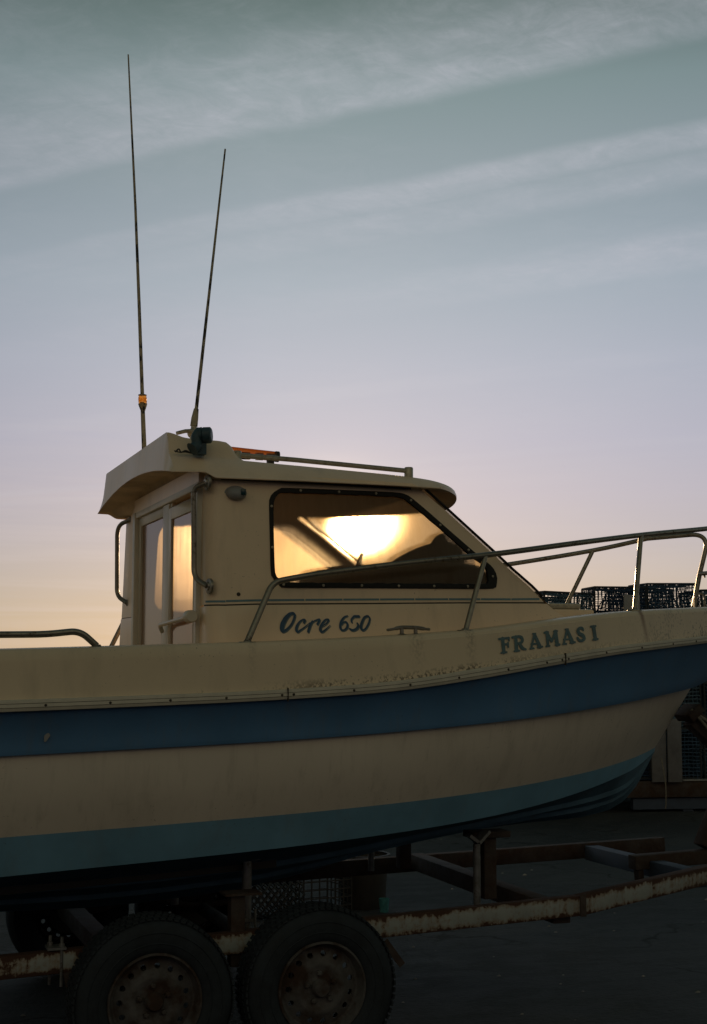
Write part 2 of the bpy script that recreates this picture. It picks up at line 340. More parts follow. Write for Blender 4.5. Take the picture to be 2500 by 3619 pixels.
# ------------------------------------------------------------------ mesh helpers
class MB:
    def __init__(s): s.v = []; s.f = []; s.uv = None
    def add(s, vs, fs):
        o = len(s.v); s.v += [tuple(map(float, p)) for p in vs]; s.f += [tuple(i+o for i in f) for f in fs]; return s
    def grid(s, rows, closed=False, flip=False):
        n = len(rows[0]); vs = [p for r in rows for p in r]; fs = []
        for i in range(len(rows)-1):
            for j in range(n if closed else n-1):
                k = (j+1) % n
                q = (i*n+j, i*n+k, (i+1)*n+k, (i+1)*n+j)
                fs.append(q[::-1] if flip else q)
        return s.add(vs, fs)
    def box(s, a, b):
        (x0, y0, z0), (x1, y1, z1) = a, b
        vs = [(x, y, z) for x in (x0, x1) for y in (y0, y1) for z in (z0, z1)]
        return s.add(vs, [(0, 1, 3, 2), (4, 6, 7, 5), (0, 4, 5, 1), (2, 3, 7, 6), (0, 2, 6, 4), (1, 5, 7, 3)])
    def obox(s, c, size, rot=None):
        """oriented box: centre, full size, rotation matrix"""
        rot = rot or Matrix.Identity(3); h = [q/2 for q in size]
        vs = [tuple(Vector(c)+rot @ Vector((sx*h[0], sy*h[1], sz_*h[2]))) for sx in (-1, 1) for sy in (-1, 1) for sz_ in (-1, 1)]
        return s.add(vs, [(0, 1, 3, 2), (4, 6, 7, 5), (0, 4, 5, 1), (2, 3, 7, 6), (0, 2, 6, 4), (1, 5, 7, 3)])
    def beam(s, p, q, w, h, up=(0, 0, 1)):
        """rectangular bar from p to q (centre line), w across, h along up"""
        p, q = Vector(p), Vector(q); d = q-p; L = d.length; d.normalize()
        sd = d.cross(Vector(up)).normalized(); u = sd.cross(d)
        rot = Matrix((d, sd, u)).transposed()
        return s.obox((p+q)/2, (L, w, h), rot)
    def tube(s, pts, r, seg=12, cap=True):
        P = [Vector(p) for p in pts]; n = len(P)
        rad = r if hasattr(r, '__len__') else [r]*n
        T = [(P[min(i+1, n-1)]-P[max(i-1, 0)]).normalized() for i in range(n)]
        a = Vector((0, 0, 1)) if abs(T[0].z) < .9 else Vector((1, 0, 0))
        N_ = (a-T[0]*a.dot(T[0])).normalized(); rows = []
        for i in range(n):
            N_ = (N_-T[i]*N_.dot(T[i])).normalized(); B = T[i].cross(N_)
            rows.append([P[i]+(N_*math.cos(2*math.pi*k/seg)+B*math.sin(2*math.pi*k/seg))*rad[i] for k in range(seg)])
        o = len(s.v); s.grid(rows, closed=True)
        if cap:
            s.f.append(tuple(o+k for k in range(seg))[::-1]); s.f.append(tuple(o+(n-1)*seg+k for k in range(seg)))
        return s
    def lathe(s, prof, origin, axis, seg=24):
        """prof = [(radius, distance along axis)]"""
        ax = Vector(axis).normalized(); a = Vector((0, 0, 1)) if abs(ax.z) < .9 else Vector((1, 0, 0))
        u = (a-ax*a.dot(ax)).normalized(); v = ax.cross(u); O = Vector(origin)
        rows = [[O+ax*h+(u*math.cos(2*math.pi*k/seg)+v*math.sin(2*math.pi*k/seg))*max(r, 1e-4) for k in range(seg)] for r, h in prof]
        return s.grid(rows, closed=True)

def wloc(p):
    l = Vector((0, 0, 0))
    while p is not None: l = l+Vector(p.location); p = p.parent
    return l
def build(name, mb, mat, parent=None, sharp=32, bevel=0., label=None, uv=None, local=False):
    me = bpy.data.meshes.new(name); me.from_pydata(mb.v, [], mb.f); me.update()
    bm = bmesh.new(); bm.from_mesh(me)
    if uv is not None:
        lay = bm.loops.layers.uv.new('UVMap')
        for f in bm.faces:
            for l in f.loops: l[lay].uv = uv[l.vert.index]
    bmesh.ops.remove_doubles(bm, verts=bm.verts, dist=1e-5)
    bmesh.ops.recalc_face_normals(bm, faces=bm.faces)
    if bevel:
        es = [e for e in bm.edges if e.is_manifold and e.calc_face_angle(0) > R(40)]
        bmesh.ops.bevel(bm, geom=es, offset=bevel, segments=2, affect='EDGES', profile=.5, clamp_overlap=True)
    bm.to_mesh(me); bm.free()
    for p in me.polygons: p.use_smooth = True
    me.set_sharp_from_angle(angle=R(sharp))
    for mm in (mat if isinstance(mat, (list, tuple)) else [mat]): me.materials.append(mm)
    o = bpy.data.objects.new(name, me); COL.objects.link(o)
    if parent is not None:
        if not local: o.location = -wloc(parent)
        o.parent = parent
    if label: o['label'] = label
    return o
def thing(name, loc, label, cat, group=None):
    o = bpy.data.objects.new(name, None); COL.objects.link(o); o.location = loc; o.empty_display_size = .2
    o['label'] = label; o['category'] = cat
    if group: o['group'] = group
    return o
def tag(o, label, cat, group=None):
    o['label'] = label; o['category'] = cat
    if group: o['group'] = group
    return o
def rebase(o, loc):
    """move an object's origin to loc without moving its shape"""
    o.data.transform(Matrix.Translation(-Vector(loc))); o.location = loc; return o
def copy_tree(o, parent=None):
    c = o.copy(); COL.objects.link(c); c.parent = parent
    for ch in list(o.children): copy_tree(ch, c)
    return c
def catmull(pts, per=8, closed=False):
    P = [np.array(p, float) for p in pts]; n = len(P); out = []
    rngi = range(n if closed else n-1)
    for i in rngi:
        a, b, c, d = (P[(i-1) % n], P[i], P[(i+1) % n], P[(i+2) % n]) if closed else (P[max(i-1, 0)], P[i], P[i+1], P[min(i+2, n-1)])
        for k in range(per):
            t = k/per
            out.append(.5*((2*b)+(-a+c)*t+(2*a-5*b+4*c-d)*t*t+(-a+3*b-3*c+d)*t**3))
    if not closed: out.append(P[-1])
    return out
def fillet(pts, r=.05, n=6):
    """polyline with rounded corners"""
    P = [Vector(p) for p in pts]; out = [P[0]]
    for i in range(1, len(P)-1):
        a, b, c = P[i-1], P[i], P[i+1]; d1 = (a-b); d2 = (c-b)
        q = min(r, d1.length*.45, d2.length*.45); s1 = b+d1.normalized()*q; s2 = b+d2.normalized()*q
        for k in range(n+1):
            t = k/n; out.append(s1*(1-t)**2+b*2*t*(1-t)+s2*t*t)
    out.append(P[-1]); return out
def resample(pts, n, closed=True):
    P = np.array(pts, float)
    if closed: P = np.vstack([P, P[:1]])
    d = np.r_[0, np.cumsum(np.linalg.norm(np.diff(P, axis=0), axis=1))]
    t = np.linspace(0, d[-1], n, endpoint=not closed)
    return np.array([[np.interp(q, d, P[:, k]) for k in range(P.shape[1])] for q in t])
def inside(p, poly):
    x, y = p; c = False; n = len(poly)
    for i in range(n):
        x1, y1 = poly[i]; x2, y2 = poly[i-1]
        if (y1 > y) != (y2 > y) and x < (x2-x1)*(y-y1)/(y2-y1)+x1: c = not c
    return c
def fill2d(outer, holes=(), step=.06):
    """triangulated 2-D region with interior points: (points, triangles)"""
    V = []; E = []
    for lp in [outer]+list(holes):
        o = len(V); n = len(lp); V += [Vector((float(a), float(b))) for a, b in lp]; E += [(o+i, o+(i+1) % n) for i in range(n)]
    A = np.array(outer); x0, z0 = A.min(0); x1, z1 = A.max(0)
    allp = np.array([[v.x, v.y] for v in V])
    for x in np.arange(x0+step/2, x1, step):
        for z in np.arange(z0+step/2, z1, step):
            if inside((x, z), outer) and not any(inside((x, z), h) for h in holes) and np.min(np.hypot(allp[:, 0]-x, allp[:, 1]-z)) > step*.35:
                V.append(Vector((float(x), float(z))))
    vs, es, fs, *_ = delaunay_2d_cdt(V, E, [], 0, 1e-6)
    T = []
    for f in fs:
        c = sum((vs[i] for i in f), Vector((0, 0)))/len(f)
        if inside(c, outer) and not any(inside(c, h) for h in holes): T.append(tuple(f))
    return [(v.x, v.y) for v in vs], T
def stroke_mesh(strokes, cell, fmap):
    """union of tapering brush strokes turned into flat cells; strokes = [(points, widths)] in drawing units"""
    segs = []
    for pts, wd in strokes:
        if not hasattr(wd, '__len__'): wd = [wd]*len(pts)
        q = np.array([(*p, w) for p, w in zip(pts, wd)], float)
        if len(q) > 2: q = np.array(catmull(q, 6))
        segs += [(q[i], q[i+1]) for i in range(len(q)-1)]
    a = np.array([s_[0] for s_ in segs]); b = np.array([s_[1] for s_ in segs])
    lo = np.minimum(a, b)[:, :2].min(0)-60; hi = np.maximum(a, b)[:, :2].max(0)+60
    xs = np.arange(lo[0], hi[0], cell); ys = np.arange(lo[1], hi[1], cell)
    X, Y = np.meshgrid(xs, ys, indexing='ij'); D_ = np.full(X.shape, 1e9)
    for p, q in zip(a, b):
        d = q[:2]-p[:2]; L = max(d@d, 1e-9)
        t = np.clip(((X-p[0])*d[0]+(Y-p[1])*d[1])/L, 0, 1)
        D_ = np.minimum(D_, np.hypot(X-p[0]-t*d[0], Y-p[1]-t*d[1])-(p[2]+(q[2]-p[2])*t)/2)
    mb = MB()
    for i in range(len(xs)-1):
        for j in range(len(ys)-1):
            c = [(i, j), (i+1, j), (i+1, j+1), (i, j+1)]; dv = [D_[k] for k in c]
            if min(dv) >= 0: continue
            poly = []
            for k in range(4):
                A_, B_ = c[k], c[(k+1) % 4]; da, db = D_[A_], D_[B_]
                pa = np.array([xs[A_[0]], ys[A_[1]]]); pb = np.array([xs[B_[0]], ys[B_[1]]])
                if da < 0: poly.append(pa)
                if (da < 0) != (db < 0): poly.append(pa+(pb-pa)*da/(da-db))
            if len(poly) >= 3: mb.add([fmap(*p) for p in poly], [tuple(range(len(poly)))])
    return mb

# ------------------------------------------------------------------ ground
gm = MB(); gm.grid([[(x, y, 0) for y in np.r_[-1500, -60, -20, np.arange(-12, 16, 1.), 30, 80, 1500]] for x in np.r_[-1500, -60, -20, np.arange(-10, 14, 1.), 30, 80, 1500]])
o = build('ground', gm, M['asphalt']); o['kind'] = 'structure'
db = MB()
for _ in range(170):
    x, y = rng.uniform(-1.5, 4.), rng.uniform(-2.2, 6.5); r = rng.uniform(.004, .016) if rng.rand() < .88 else rng.uniform(.016, .03)
    a = rng.uniform(0, 6.28); e = rng.uniform(.35, 1)
    ring = [(x+r*math.cos(a+k*1.2566)*(.7+.5*rng.rand()), y+r*e*math.sin(a+k*1.2566)*(.7+.5*rng.rand()), .001) for k in range(5)]
    db.add(ring+[(x, y, .001+r*.5)], [(k, (k+1) % 5, 5) for k in range(5)])
o = build('gravel_litter', db, M['debris']); o['kind'] = 'stuff'
tag(o, 'scattered gravel and pale litter on the dark asphalt', 'gravel')

# ------------------------------------------------------------------ hull lines (x, z stations; half breadth from plan())
def plan(B, x0, xt, p): return lambda x: B*(1-np.clip((np.asarray(x, float)-x0)/(xt-x0), 0, 1)**p)
ZT = {
 'gun': [(-3.6, 1.6594), (-2.607, 1.6891), (-1.614, 1.7187), (-0.82, 1.7425), (-0.158, 1.7657), (0.372, 1.7944), (0.769, 1.8241), (1.166, 1.8712), (1.564, 1.9144), (1.895, 1.9393), (2.226, 1.9589), (2.49, 1.9748), (2.755, 1.9909), (3.02, 2.0073)],
 'rt': [(-3.6, 1.4749), (-2.613, 1.4999), (-1.626, 1.5249), (-0.836, 1.545), (-0.178, 1.5673), (0.348, 1.6028), (0.743, 1.6549), (1.138, 1.7073), (1.532, 1.7532), (1.861, 1.7814), (2.19, 1.8062), (2.454, 1.8249), (2.717, 1.8426), (2.98, 1.8592)],
 'rb': [(-3.6, 1.423), (-2.616, 1.4494), (-1.632, 1.4758), (-0.845, 1.4989), (-0.189, 1.5239), (0.336, 1.5578), (0.73, 1.6061), (1.123, 1.6609), (1.517, 1.7096), (1.845, 1.7395), (2.173, 1.7654), (2.435, 1.7846), (2.698, 1.8025), (2.96, 1.8191)],
 'bb': [(-3.6, 1.2407), (-2.655, 1.2723), (-1.71, 1.3039), (-0.954, 1.3292), (-0.324, 1.3512), (0.18, 1.3747), (0.558, 1.3961), (0.936, 1.4199), (1.314, 1.449), (1.629, 1.4761), (1.944, 1.5034), (2.196, 1.5253), (2.448, 1.5493), (2.7, 1.5888)],
 'tt': [(-3.6, 0.9042), (-2.71, 0.9395), (-1.82, 0.9749), (-1.107, 1.0032), (-0.514, 1.0267), (-0.039, 1.048), (0.317, 1.0657), (0.673, 1.084), (1.029, 1.1042), (1.326, 1.1236), (1.623, 1.1435), (1.86, 1.1633), (2.098, 1.1847), (2.335, 1.2122)],
 'ch': [(-3.6, 0.719), (-2.71, 0.7643), (-1.821, 0.8095), (-1.109, 0.8457), (-0.516, 0.8764), (-0.042, 0.9048), (0.314, 0.9278), (0.67, 0.952), (1.025, 0.9814), (1.322, 1.0123), (1.618, 1.0486), (1.856, 1.083), (2.093, 1.1224), (2.33, 1.191)]}
PL = {'gun': plan(1.22, -.2, 3.02, 2.2), 'rt': plan(1.25, -.2, 2.98, 2.25), 'rb': plan(1.25, -.2, 2.96, 2.25),
      'bb': plan(1.19, -.2, 2.70, 2.3), 'bi': plan(1.178, -.2, 2.60, 2.3), 'tt': plan(1.11, -.3, 2.335, 2.3), 'ch': plan(1.05, -.3, 2.33, 2.2)}
EX = {'gun': 3.02, 'rt': 2.98, 'rb': 2.96, 'bb': 2.7, 'bi': 2.6, 'tt': 2.335, 'ch': 2.33}
ZT['bi'] = ZT['bb']
def zline(k, x):
    T = np.array(ZT[k]); X = T[:, 0]; Z = T[:, 1]; mm = np.gradient(Z, X)
    x = np.clip(np.asarray(x, float), X[0], X[-1]); i = np.clip(np.searchsorted(X, x)-1, 0, len(X)-2)
    h = X[i+1]-X[i]; t = (x-X[i])/h
    return (2*t**3-3*t**2+1)*Z[i]+(t**3-2*t**2+t)*h*mm[i]+(-2*t**3+3*t**2)*Z[i+1]+(t**3-t**2)*h*mm[i+1]
NS = 90
SS = 1-(1-np.linspace(0, 1, NS))**1.45
def line(k, dout=0., dz=0., S=SS):
    """points of a hull line on the port (+y) side, stern to stem"""
    x = -3.6+(EX[k]+3.6)*S; y = PL[k](x)
    ty = np.gradient(y, x); nx, ny = -ty/np.hypot(1, ty), 1/np.hypot(1, ty)
    y2 = np.maximum(y+dout*ny, 0.); x2 = x+dout*nx
    if dout >= 0: y2[-1] = 0
    return np.c_[x2, y2, zline(k, x)+dz]
def lerp(a, b, t): return a*(1-t)+b*t
def both(rows, mb=None):
    mb = mb or MB()
    for s in (-1, 1): mb.grid([[(p[0], s*p[1], p[2]) for p in r] for r in rows])
    return mb

boat = thing('fishing_boat', (0, 0, .5), 'cream and blue cabin fishing boat sitting on the rusty trailer', 'boat')
# topsides
bi, tt = line('bi'), line('tt')
rows = []
for t in np.linspace(0, 1, 9):
    r = lerp(tt, bi, t); r[:, 1] += .018*math.sin(math.pi*t)*np.clip((r[:, 1])/.5, 0, 1); rows.append(r)
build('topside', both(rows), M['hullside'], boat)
# blue band with a small drip lip at its lower edge
rb, bb = line('rb'), line('bb')
lip = line('bb', .012)
rows = [bi, lerp(bi, lip, .9)-np.array([0, 0, .002]), lip+np.array([0, 0, .008])]
for t in np.linspace(.08, 1, 8):
    r = lerp(lip, rb, t); r[:, 1] -= .012*math.sin(math.pi*t)*np.clip(r[:, 1]/.4, 0, 1); rows.append(r)
bluep = build('blue_band', both(rows), M['blue'], boat, sharp=40)
# underwater body
ch = line('ch')
keelp = np.array([(-3.6, .545), (-1.6, .535), (-.8135, .5239), (-.509, .533), (-.035, .5717), (.309, .6352), (.603, .7079), (.85, .755), (1.184, .8035), (1.519, .832), (1.86, .8488), (2.034, .8802), (2.131, .927), (2.213, 1.008), (2.287, 1.121), (2.325, 1.18), (2.33, 1.191)])
kd = np.r_[0, np.cumsum(np.linalg.norm(np.diff(keelp, axis=0), axis=1))]; kd /= kd[-1]
cdn = np.r_[0, np.cumsum(np.linalg.norm(np.diff(ch[:, [0, 2]], axis=0), axis=1))]; cdn /= cdn[-1]
keel = np.c_[np.interp(cdn, kd, keelp[:, 0]), np.zeros(NS), np.interp(cdn, kd, keelp[:, 1])]
under = [tt, lerp(tt, ch, .25), lerp(tt, ch, .5), lerp(tt, ch, .75), ch]
build('underbody', both(under), M['teal'], boat)
fl = np.clip(1-(np.linspace(0, 1, NS)/.83), 0, 1)**.5
inner = ch.copy(); inner[:, 1] = np.maximum(ch[:, 1]-.10*fl-.004, 0); inner[:, 2] -= .004
bot = [ch, inner]
def bp(t, dz=0., sw=.25):
    r = lerp(inner, keel, t); r[:, 2] += dz*np.clip(r[:, 1]/.15, 0, 1) - sw*.10*math.sin(math.pi*t)*np.clip((.9-r[:, 0])*-1, 0, 1)*0
    return r
bot += [bp(.12), bp(.24), bp(.36), bp(.375, -.022), bp(.42, -.004), bp(.55), bp(.66), bp(.675, -.02), bp(.72, -.003), bp(.86), keel]
build('bottom', both(bot), M['navy'], boat, sharp=25)
# transom (out of frame)
st = [r[0] for r in [keel, inner, ch, tt, bi, bb, rb]]+[line('rt')[0], line('gun')[0]]
tm = MB(); tm.grid([[(-3.6, -p[1], p[2]) for p in st], [(-3.6, p[1], p[2]) for p in st]])
build('transom', tm, M['gelcoat'], boat)
# bulwark from rubbing strake to gunwale
rt, gn = line('rt'), line('gun')
rows = []; vv = []
for t in np.linspace(0, .86, 7): rows.append(lerp(rt, gn, t)); vv.append(t)
for ang in np.linspace(12, 90, 7):
    a = R(ang); r = gn.copy(); r[:, 1] = np.maximum(r[:, 1]-.030*(1-math.cos(a)), 0); r[:, 2] += -.026+.026*math.sin(a); r[-1, 1] = 0
    rows.append(r); vv.append(.9+.1*ang/90)
r = gn.copy(); r[:, 1] = np.maximum(r[:, 1]-.13, 0); r[:, 2] += .004; rows.append(r); vv.append(1.05)
mb = MB(); uv = []
for s in (-1, 1):
    mb.grid([[(p[0], s*p[1], p[2]) for p in r] for r in rows])
    for r, v in zip(rows, vv): uv += [(p[0], v) for p in r]
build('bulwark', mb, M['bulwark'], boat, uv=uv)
# rubbing strake
rows = []
for t, d in ((0, 0), (.03, .022), (.08, .026), (.31, .028), (.335, .020), (.36, .028), (.64, .030), (.665, .022), (.69, .029), (.93, .026), (.98, .02), (1, 0)):
    a, b = line('rt', d), line('rb', d); rows.append(lerp(a, b, t))
rub = build('rub_rail', both(rows), M['rubrail'], boat, sharp=20)
gr = MB()
for t in (.335, .665):
    gr2 = [lerp(line('rt', .0232), line('rb', .0232), t-.012), lerp(line('rt', .0232), line('rb', .0232), t+.012)]; both(gr2, gr)
build('seam', gr, M['groove'], rub)
def railpt(x, t=.5, d=.03):
    y = PL['rt'](x)*(1-t)+PL['rb'](x)*t; z = zline('rt', x)*(1-t)+zline('rb', x)*t
    e = .02; ty = (PL['rt'](x+e)-PL['rt'](x-e))/(2*e); n = Vector((-ty, 1, 0)).normalized()
    return Vector((float(x)+n.x*d, -(float(y)+n.y*d), float(z))), Vector((n.x, -n.y, 0))
for x in (-1.42, -1.17, -.92, -.68, -.45, -.215, -.165, .10, .36, .60, .86, 1.08, 1.172, 1.212, 1.46, 1.72, 1.98, 2.2):
    c, n = railpt(x, .52); q = MB(); q.lathe([(0, .002), (.004, .0018), (.0056, 0), (.0056, -.004)], c, n, 10)
    build('screw', q, M['groove'], rub)
for x in (-.19, 1.192):
    c, n = railpt(x, .5); q = MB(); tdir = Vector((-n.y, n.x, 0)).normalized()
    q.obox(c-n*.002, (.004, .01, .056), Matrix((tdir, n, Vector((0, 0, 1)))).transposed()); build('joint', q, M['groove'], rub)
# decks
S2 = SS
g2 = gn.copy(); g2[:, 1] = np.maximum(g2[:, 1]-.12, 0); g2[:, 2] += .004
sel = g2[:, 0] > -.47
dk = g2[sel]; rows = []
for t in np.linspace(0, 1, 7):
    r = dk.copy(); r[:, 1] *= (1-t); r[:, 2] -= .03*t; rows.append(r)
build('deck', both(rows), M['gelcoat'], boat)
ck = g2[g2[:, 0] <= -.42]; lo = ck.copy(); lo[:, 1] -= .03; lo[:, 2] = 1.08
mid = lo.copy(); mid[:, 1] = 0
build('cockpit_liner', both([ck, lerp(ck, lo, .04), lo, mid]), M['gelcoat'], boat)
hb = MB(); hb.box((1.50, -.30, 1.86), (1.80, .30, 1.955)); 
build('foredeck_hatch', hb, M['gelcoat'], boat, bevel=.012)
hb = MB(); hb.box((1.47, -.28, 1.957), (1.73, .28, 1.985)); build('hatch_lid', hb, M['alloy'], boat, bevel=.006)

# ------------------------------------------------------------------ cabin
def wside(x, z): return PL['gun'](x)-.18-.17*(np.asarray(z, float)-1.72)
def sidept(x, z, off=0., s=-1): return (float(x), float(s*(wside(x, z)+off)), float(z))
SEAM = [(-.47, 1.9165), (-.257, 1.926), (.27, 1.937), (.865, 1.953), (1.251, 1.963)]
seamz = lambda x: float(np.interp(x, *zip(*SEAM)))
PILLAR = [(1.384, 1.892), (1.33, 1.915), (1.262, 1.962), (1.218, 1.992), (1.158, 2.04), (1.048, 2.117), (.947, 2.196), (.82, 2.293), (.697, 2.389), (.599, 2.459), (.56, 2.49)]
WO = [(-0.173, 2.363), (-0.171, 2.388), (-0.16, 2.412), (-0.141, 2.43), (-0.118, 2.442), (-0.096, 2.447), (0.139, 2.45), (0.378, 2.453), (0.46, 2.453), (0.497, 2.447), (0.529, 2.431), (0.622, 2.363), (0.744, 2.27), (0.862, 2.184), (0.94, 2.131), (0.966, 2.099), (0.973, 2.064), (0.96, 2.035), (0.928, 2.019), (0.592, 2.01), (0.189, 2.003), (-0.11, 1.999), (-0.142, 2.011), (-0.165, 2.033), (-0.178, 2.064), (-0.176, 2.212)]
WI = [(-0.152, 2.356), (-0.148, 2.382), (-0.138, 2.404), (-0.123, 2.417), (-0.101, 2.423), (0.138, 2.427), (0.376, 2.43), (0.45, 2.43), (0.478, 2.426), (0.507, 2.411), (0.578, 2.36), (0.7, 2.268), (0.824, 2.172), (0.902, 2.125), (0.913, 2.096), (0.91, 2.065), (0.894, 2.044), (0.594, 2.035), (0.191, 2.027), (-0.098, 2.024), (-0.126, 2.03), (-0.148, 2.044), (-0.158, 2.065), (-0.157, 2.213)]
wo = resample(catmull(WO, 6, True), 120); wi = resample(catmull(WI, 6, True), 120)
hole = [tuple(p) for p in (wo*.45+wi*.55)]
XA = -.385                                   # where the rounded after corners begin
low = [(x, seamz(x)) for x in np.linspace(XA, 1.25, 24)]
outer = low+[p for p in PILLAR if p[1] > 1.97]+[(x, 2.50) for x in np.linspace(.54, XA, 16)]+[(XA, z) for z in np.linspace(2.48, 1.94, 9)]
pts, tri = fill2d(outer, [hole], .07)
def corner(z, off, s):
    """plan path of the after corner from the side panel round to the door plane"""
    y0 = float(wside(XA, z))+off; x1 = -.46-off*.4; path = []
    for a in np.linspace(0, 90, 8):
        rx = XA-x1; ry = min(.085, rx)
        path.append((XA-rx*math.sin(R(a)), s*(y0-ry*(1-math.cos(R(a)))), z))
    return path
cab = MB()
for s in (-1, 1):
    cab.add([sidept(x, z, 0, s) for x, z in pts], tri)
    zs = np.linspace(seamz(XA), 2.50, 9)
    rows = []
    for z in zs:
        c = corner(z, 0, s); yd = -.868 if s < 0 else .552
        rows.append(c+[(-.46, c[-1][1]*(1-t)+yd*t, z) for t in (.5, 1)])
    cab.grid(rows)
cab.box((-.475, -.868, 2.462), (-.445, .552, 2.53))
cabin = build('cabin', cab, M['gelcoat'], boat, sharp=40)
# lower moulding, a few mm proud, with a dark joint above it
for s in (-1, 1):
    cm = MB(); jt = MB()
    xs = np.r_[np.linspace(XA, 1.2, 26), 1.262, 1.33, 1.384, 1.43, 1.47]
    topz = [seamz(x)-.004 if x < 1.255 else float(np.interp(x, [1.262, 1.33, 1.384, 1.43, 1.47], [1.958, 1.915, 1.892, 1.885, 1.883])) for x in xs]
    rows = []
    for k, t in enumerate((0, .25, .5, .75, .97, 1.0, 1.0)):
        row = []
        for x, tz in zip(xs, topz):
            bz = float(zline('gun', x))-.02; z = bz+(tz-bz)*t
            row.append(sidept(x, z, (.010, .009, .009, .008, .008, .004, -.03)[k], s))
        rows.append(row)
    cm.grid(rows)
    zb = 1.72; rows = []
    for k, t in enumerate((0, .5, .97, 1, 1)):
        z = zb+(seamz(XA)-.004-zb)*t; off = (.010, .009, .008, .004, -.03)[k]
        c = corner(z, off, s); yd = -.868 if s < 0 else .552
        rows.append(c+[(-.46-off*.4, c[-1][1]*(1-q)+yd*q, z) for q in (.5, 1)])
    cm.grid(rows)
    jrow = [[sidept(x, seamz(x)+dz, .0012, s) for x in np.linspace(XA, 1.25, 40)] for dz in (-.004, .0025)]
    jt.grid(jrow)
    c0, c1 = corner(seamz(XA)-.004, .0012, s), corner(seamz(XA)+.0025, .0012, s)
    jt.grid([c0, c1])
    cmo = build('cabin_coaming', cm, M['gelcoat'], boat, sharp=40)
    if s < 0: coam = cmo
    build('joint', jt, M['groove'], cabin)
# front of the trunk below the windscreen
fr = MB(); rows = []
fp = [(1.47, 1.86), (1.43, 1.883), (1.384, 1.892), (1.33, 1.915), (1.262, 1.962), (1.222, 1.990)]
for x, z in fp:
    y0 = float(wside(x, z))+.004
    rows.append([(x+.10*(1-v*v), v*y0, z+.012*(1-v*v)) for v in np.linspace(-1, 1, 21)])
fr.grid(rows); build('cabin_front', fr, M['gelcoat'], boat)
# windscreen
rows = []; edge = []
for x, z in [(1.218, 1.992), (1.158, 2.04), (1.048, 2.117), (.947, 2.196), (.82, 2.293), (.697, 2.389), (.58, 2.48)]:
    y0 = float(wside(x, z)); rows.append([(x+.012+.10*(1-v*v), v*y0, z) for v in np.linspace(-1, 1, 21)])
ws = build('windscreen', MB().grid(rows), M['screen'], boat)
rim = MB()
for s in (0, -1): rim.tube([Vector(r[s])+Vector((.006, 0, .002)) for r in rows], .0065, 8)
rim.tube(rows[0], .008, 8)
build('gasket', rim, M['rubber'], ws)
# pinstripe with small gaps
ps = MB()
for s in (-1, 1):
    ps = MB()
    zp = lambda x: float(np.interp(x, [-.47, -.256, 1.032, 1.23], [1.9335, 1.942, 1.973, 1.980]))
    edges = np.linspace(XA, 1.222, 10)
    for a, b in zip(edges[:-1], edges[1:]):
        ps.grid([[sidept(x, zp(x)+dz, .0014, s) for x in np.linspace(a+.002, b-.002, 8)] for dz in (-.0045, .0045)])
    c0, c1 = corner(1.931, .0014, s), corner(1.940, .0014, s); ps.grid([c0[:-1], c1[:-1]])
    build('pinstripe', ps, M['pin'], cabin)
# side windows
for s in (-1, 1):
    pp, tr_ = fill2d([tuple(p) for p in hole], (), .09)
    w_ = build('side_window', MB().add([sidept(x, z, -.006, s) for x, z in pp], tr_), M['pane'] if s < 0 else M['portpane'], boat)
    g = MB(); rows = []
    wob_ = 1+.0*wo
    jit = np.array([rng.uniform(-.0016, .0016) for _ in range(120)])
    for base, off, j in ((wo, -.002, 0), (wo*.94+wi*.06, .006, 0), (wo*.5+wi*.5, .009, 0), (wo*.06+wi*.94, .006, 1), (wi, -.008, 1)):
        rows.append([sidept(p[0], p[1]+(jit[k]*j), off, s) for k, p in enumerate(base)])
    g.grid(rows, closed=True); gk = build('gasket', g, M['rubber'], w_)
    midl = resample(wo*.5+wi*.5, 15)
    for p in midl:
        q = MB(); q.lathe([(0, .0035), (.004, .003), (.0062, 0), (.0062, -.004)], sidept(p[0], p[1], .009, s), (0, s, 0), 10)
        build('screw', q, M['alloy'], w_)
# navigation light
nl = MB(); c = Vector(sidept(-.322, 2.411, 0)); rows = []
for t in np.linspace(0, 1, 9):
    k = math.sqrt(max(0, 1-t**2.2)); cx = .004*t
    rows.append([(c.x+cx+.046*k*math.cos(a), c.y-.044*t, c.z-.006*t+.030*k*math.sin(a)) for a in np.linspace(0, 2*math.pi, 25)[:-1]])
nl.grid(rows, closed=True)
nlo = build('navigation_light', nl, M['whiteplastic'], boat)
q = MB(); q.obox((c.x+.026, c.y-.030, c.z+.003), (.022, .034, .027), Matrix.Rotation(R(-12), 3, 'Z')); build('lens', q, M['greenlens'], nlo, bevel=.003)
q = MB(); q.lathe([(.051, 0), (.051, .004), (.03, .005)], (c.x, c.y+.004, c.z), (0, -1, 0), 24)
for i, p in enumerate(q.v): q.v[i] = (p[0], p[1], c.z+(p[2]-c.z)*.68)
build('base_plate', q, M['whiteplastic'], nlo)
# drain fitting and stanchion bolt
q = MB(); q.lathe([(0, .006), (.006, .005), (.009, 0)], sidept(-.326, 1.967, 0), (0, -1, 0), 12); build('drain', q, M['groove'], cabin)

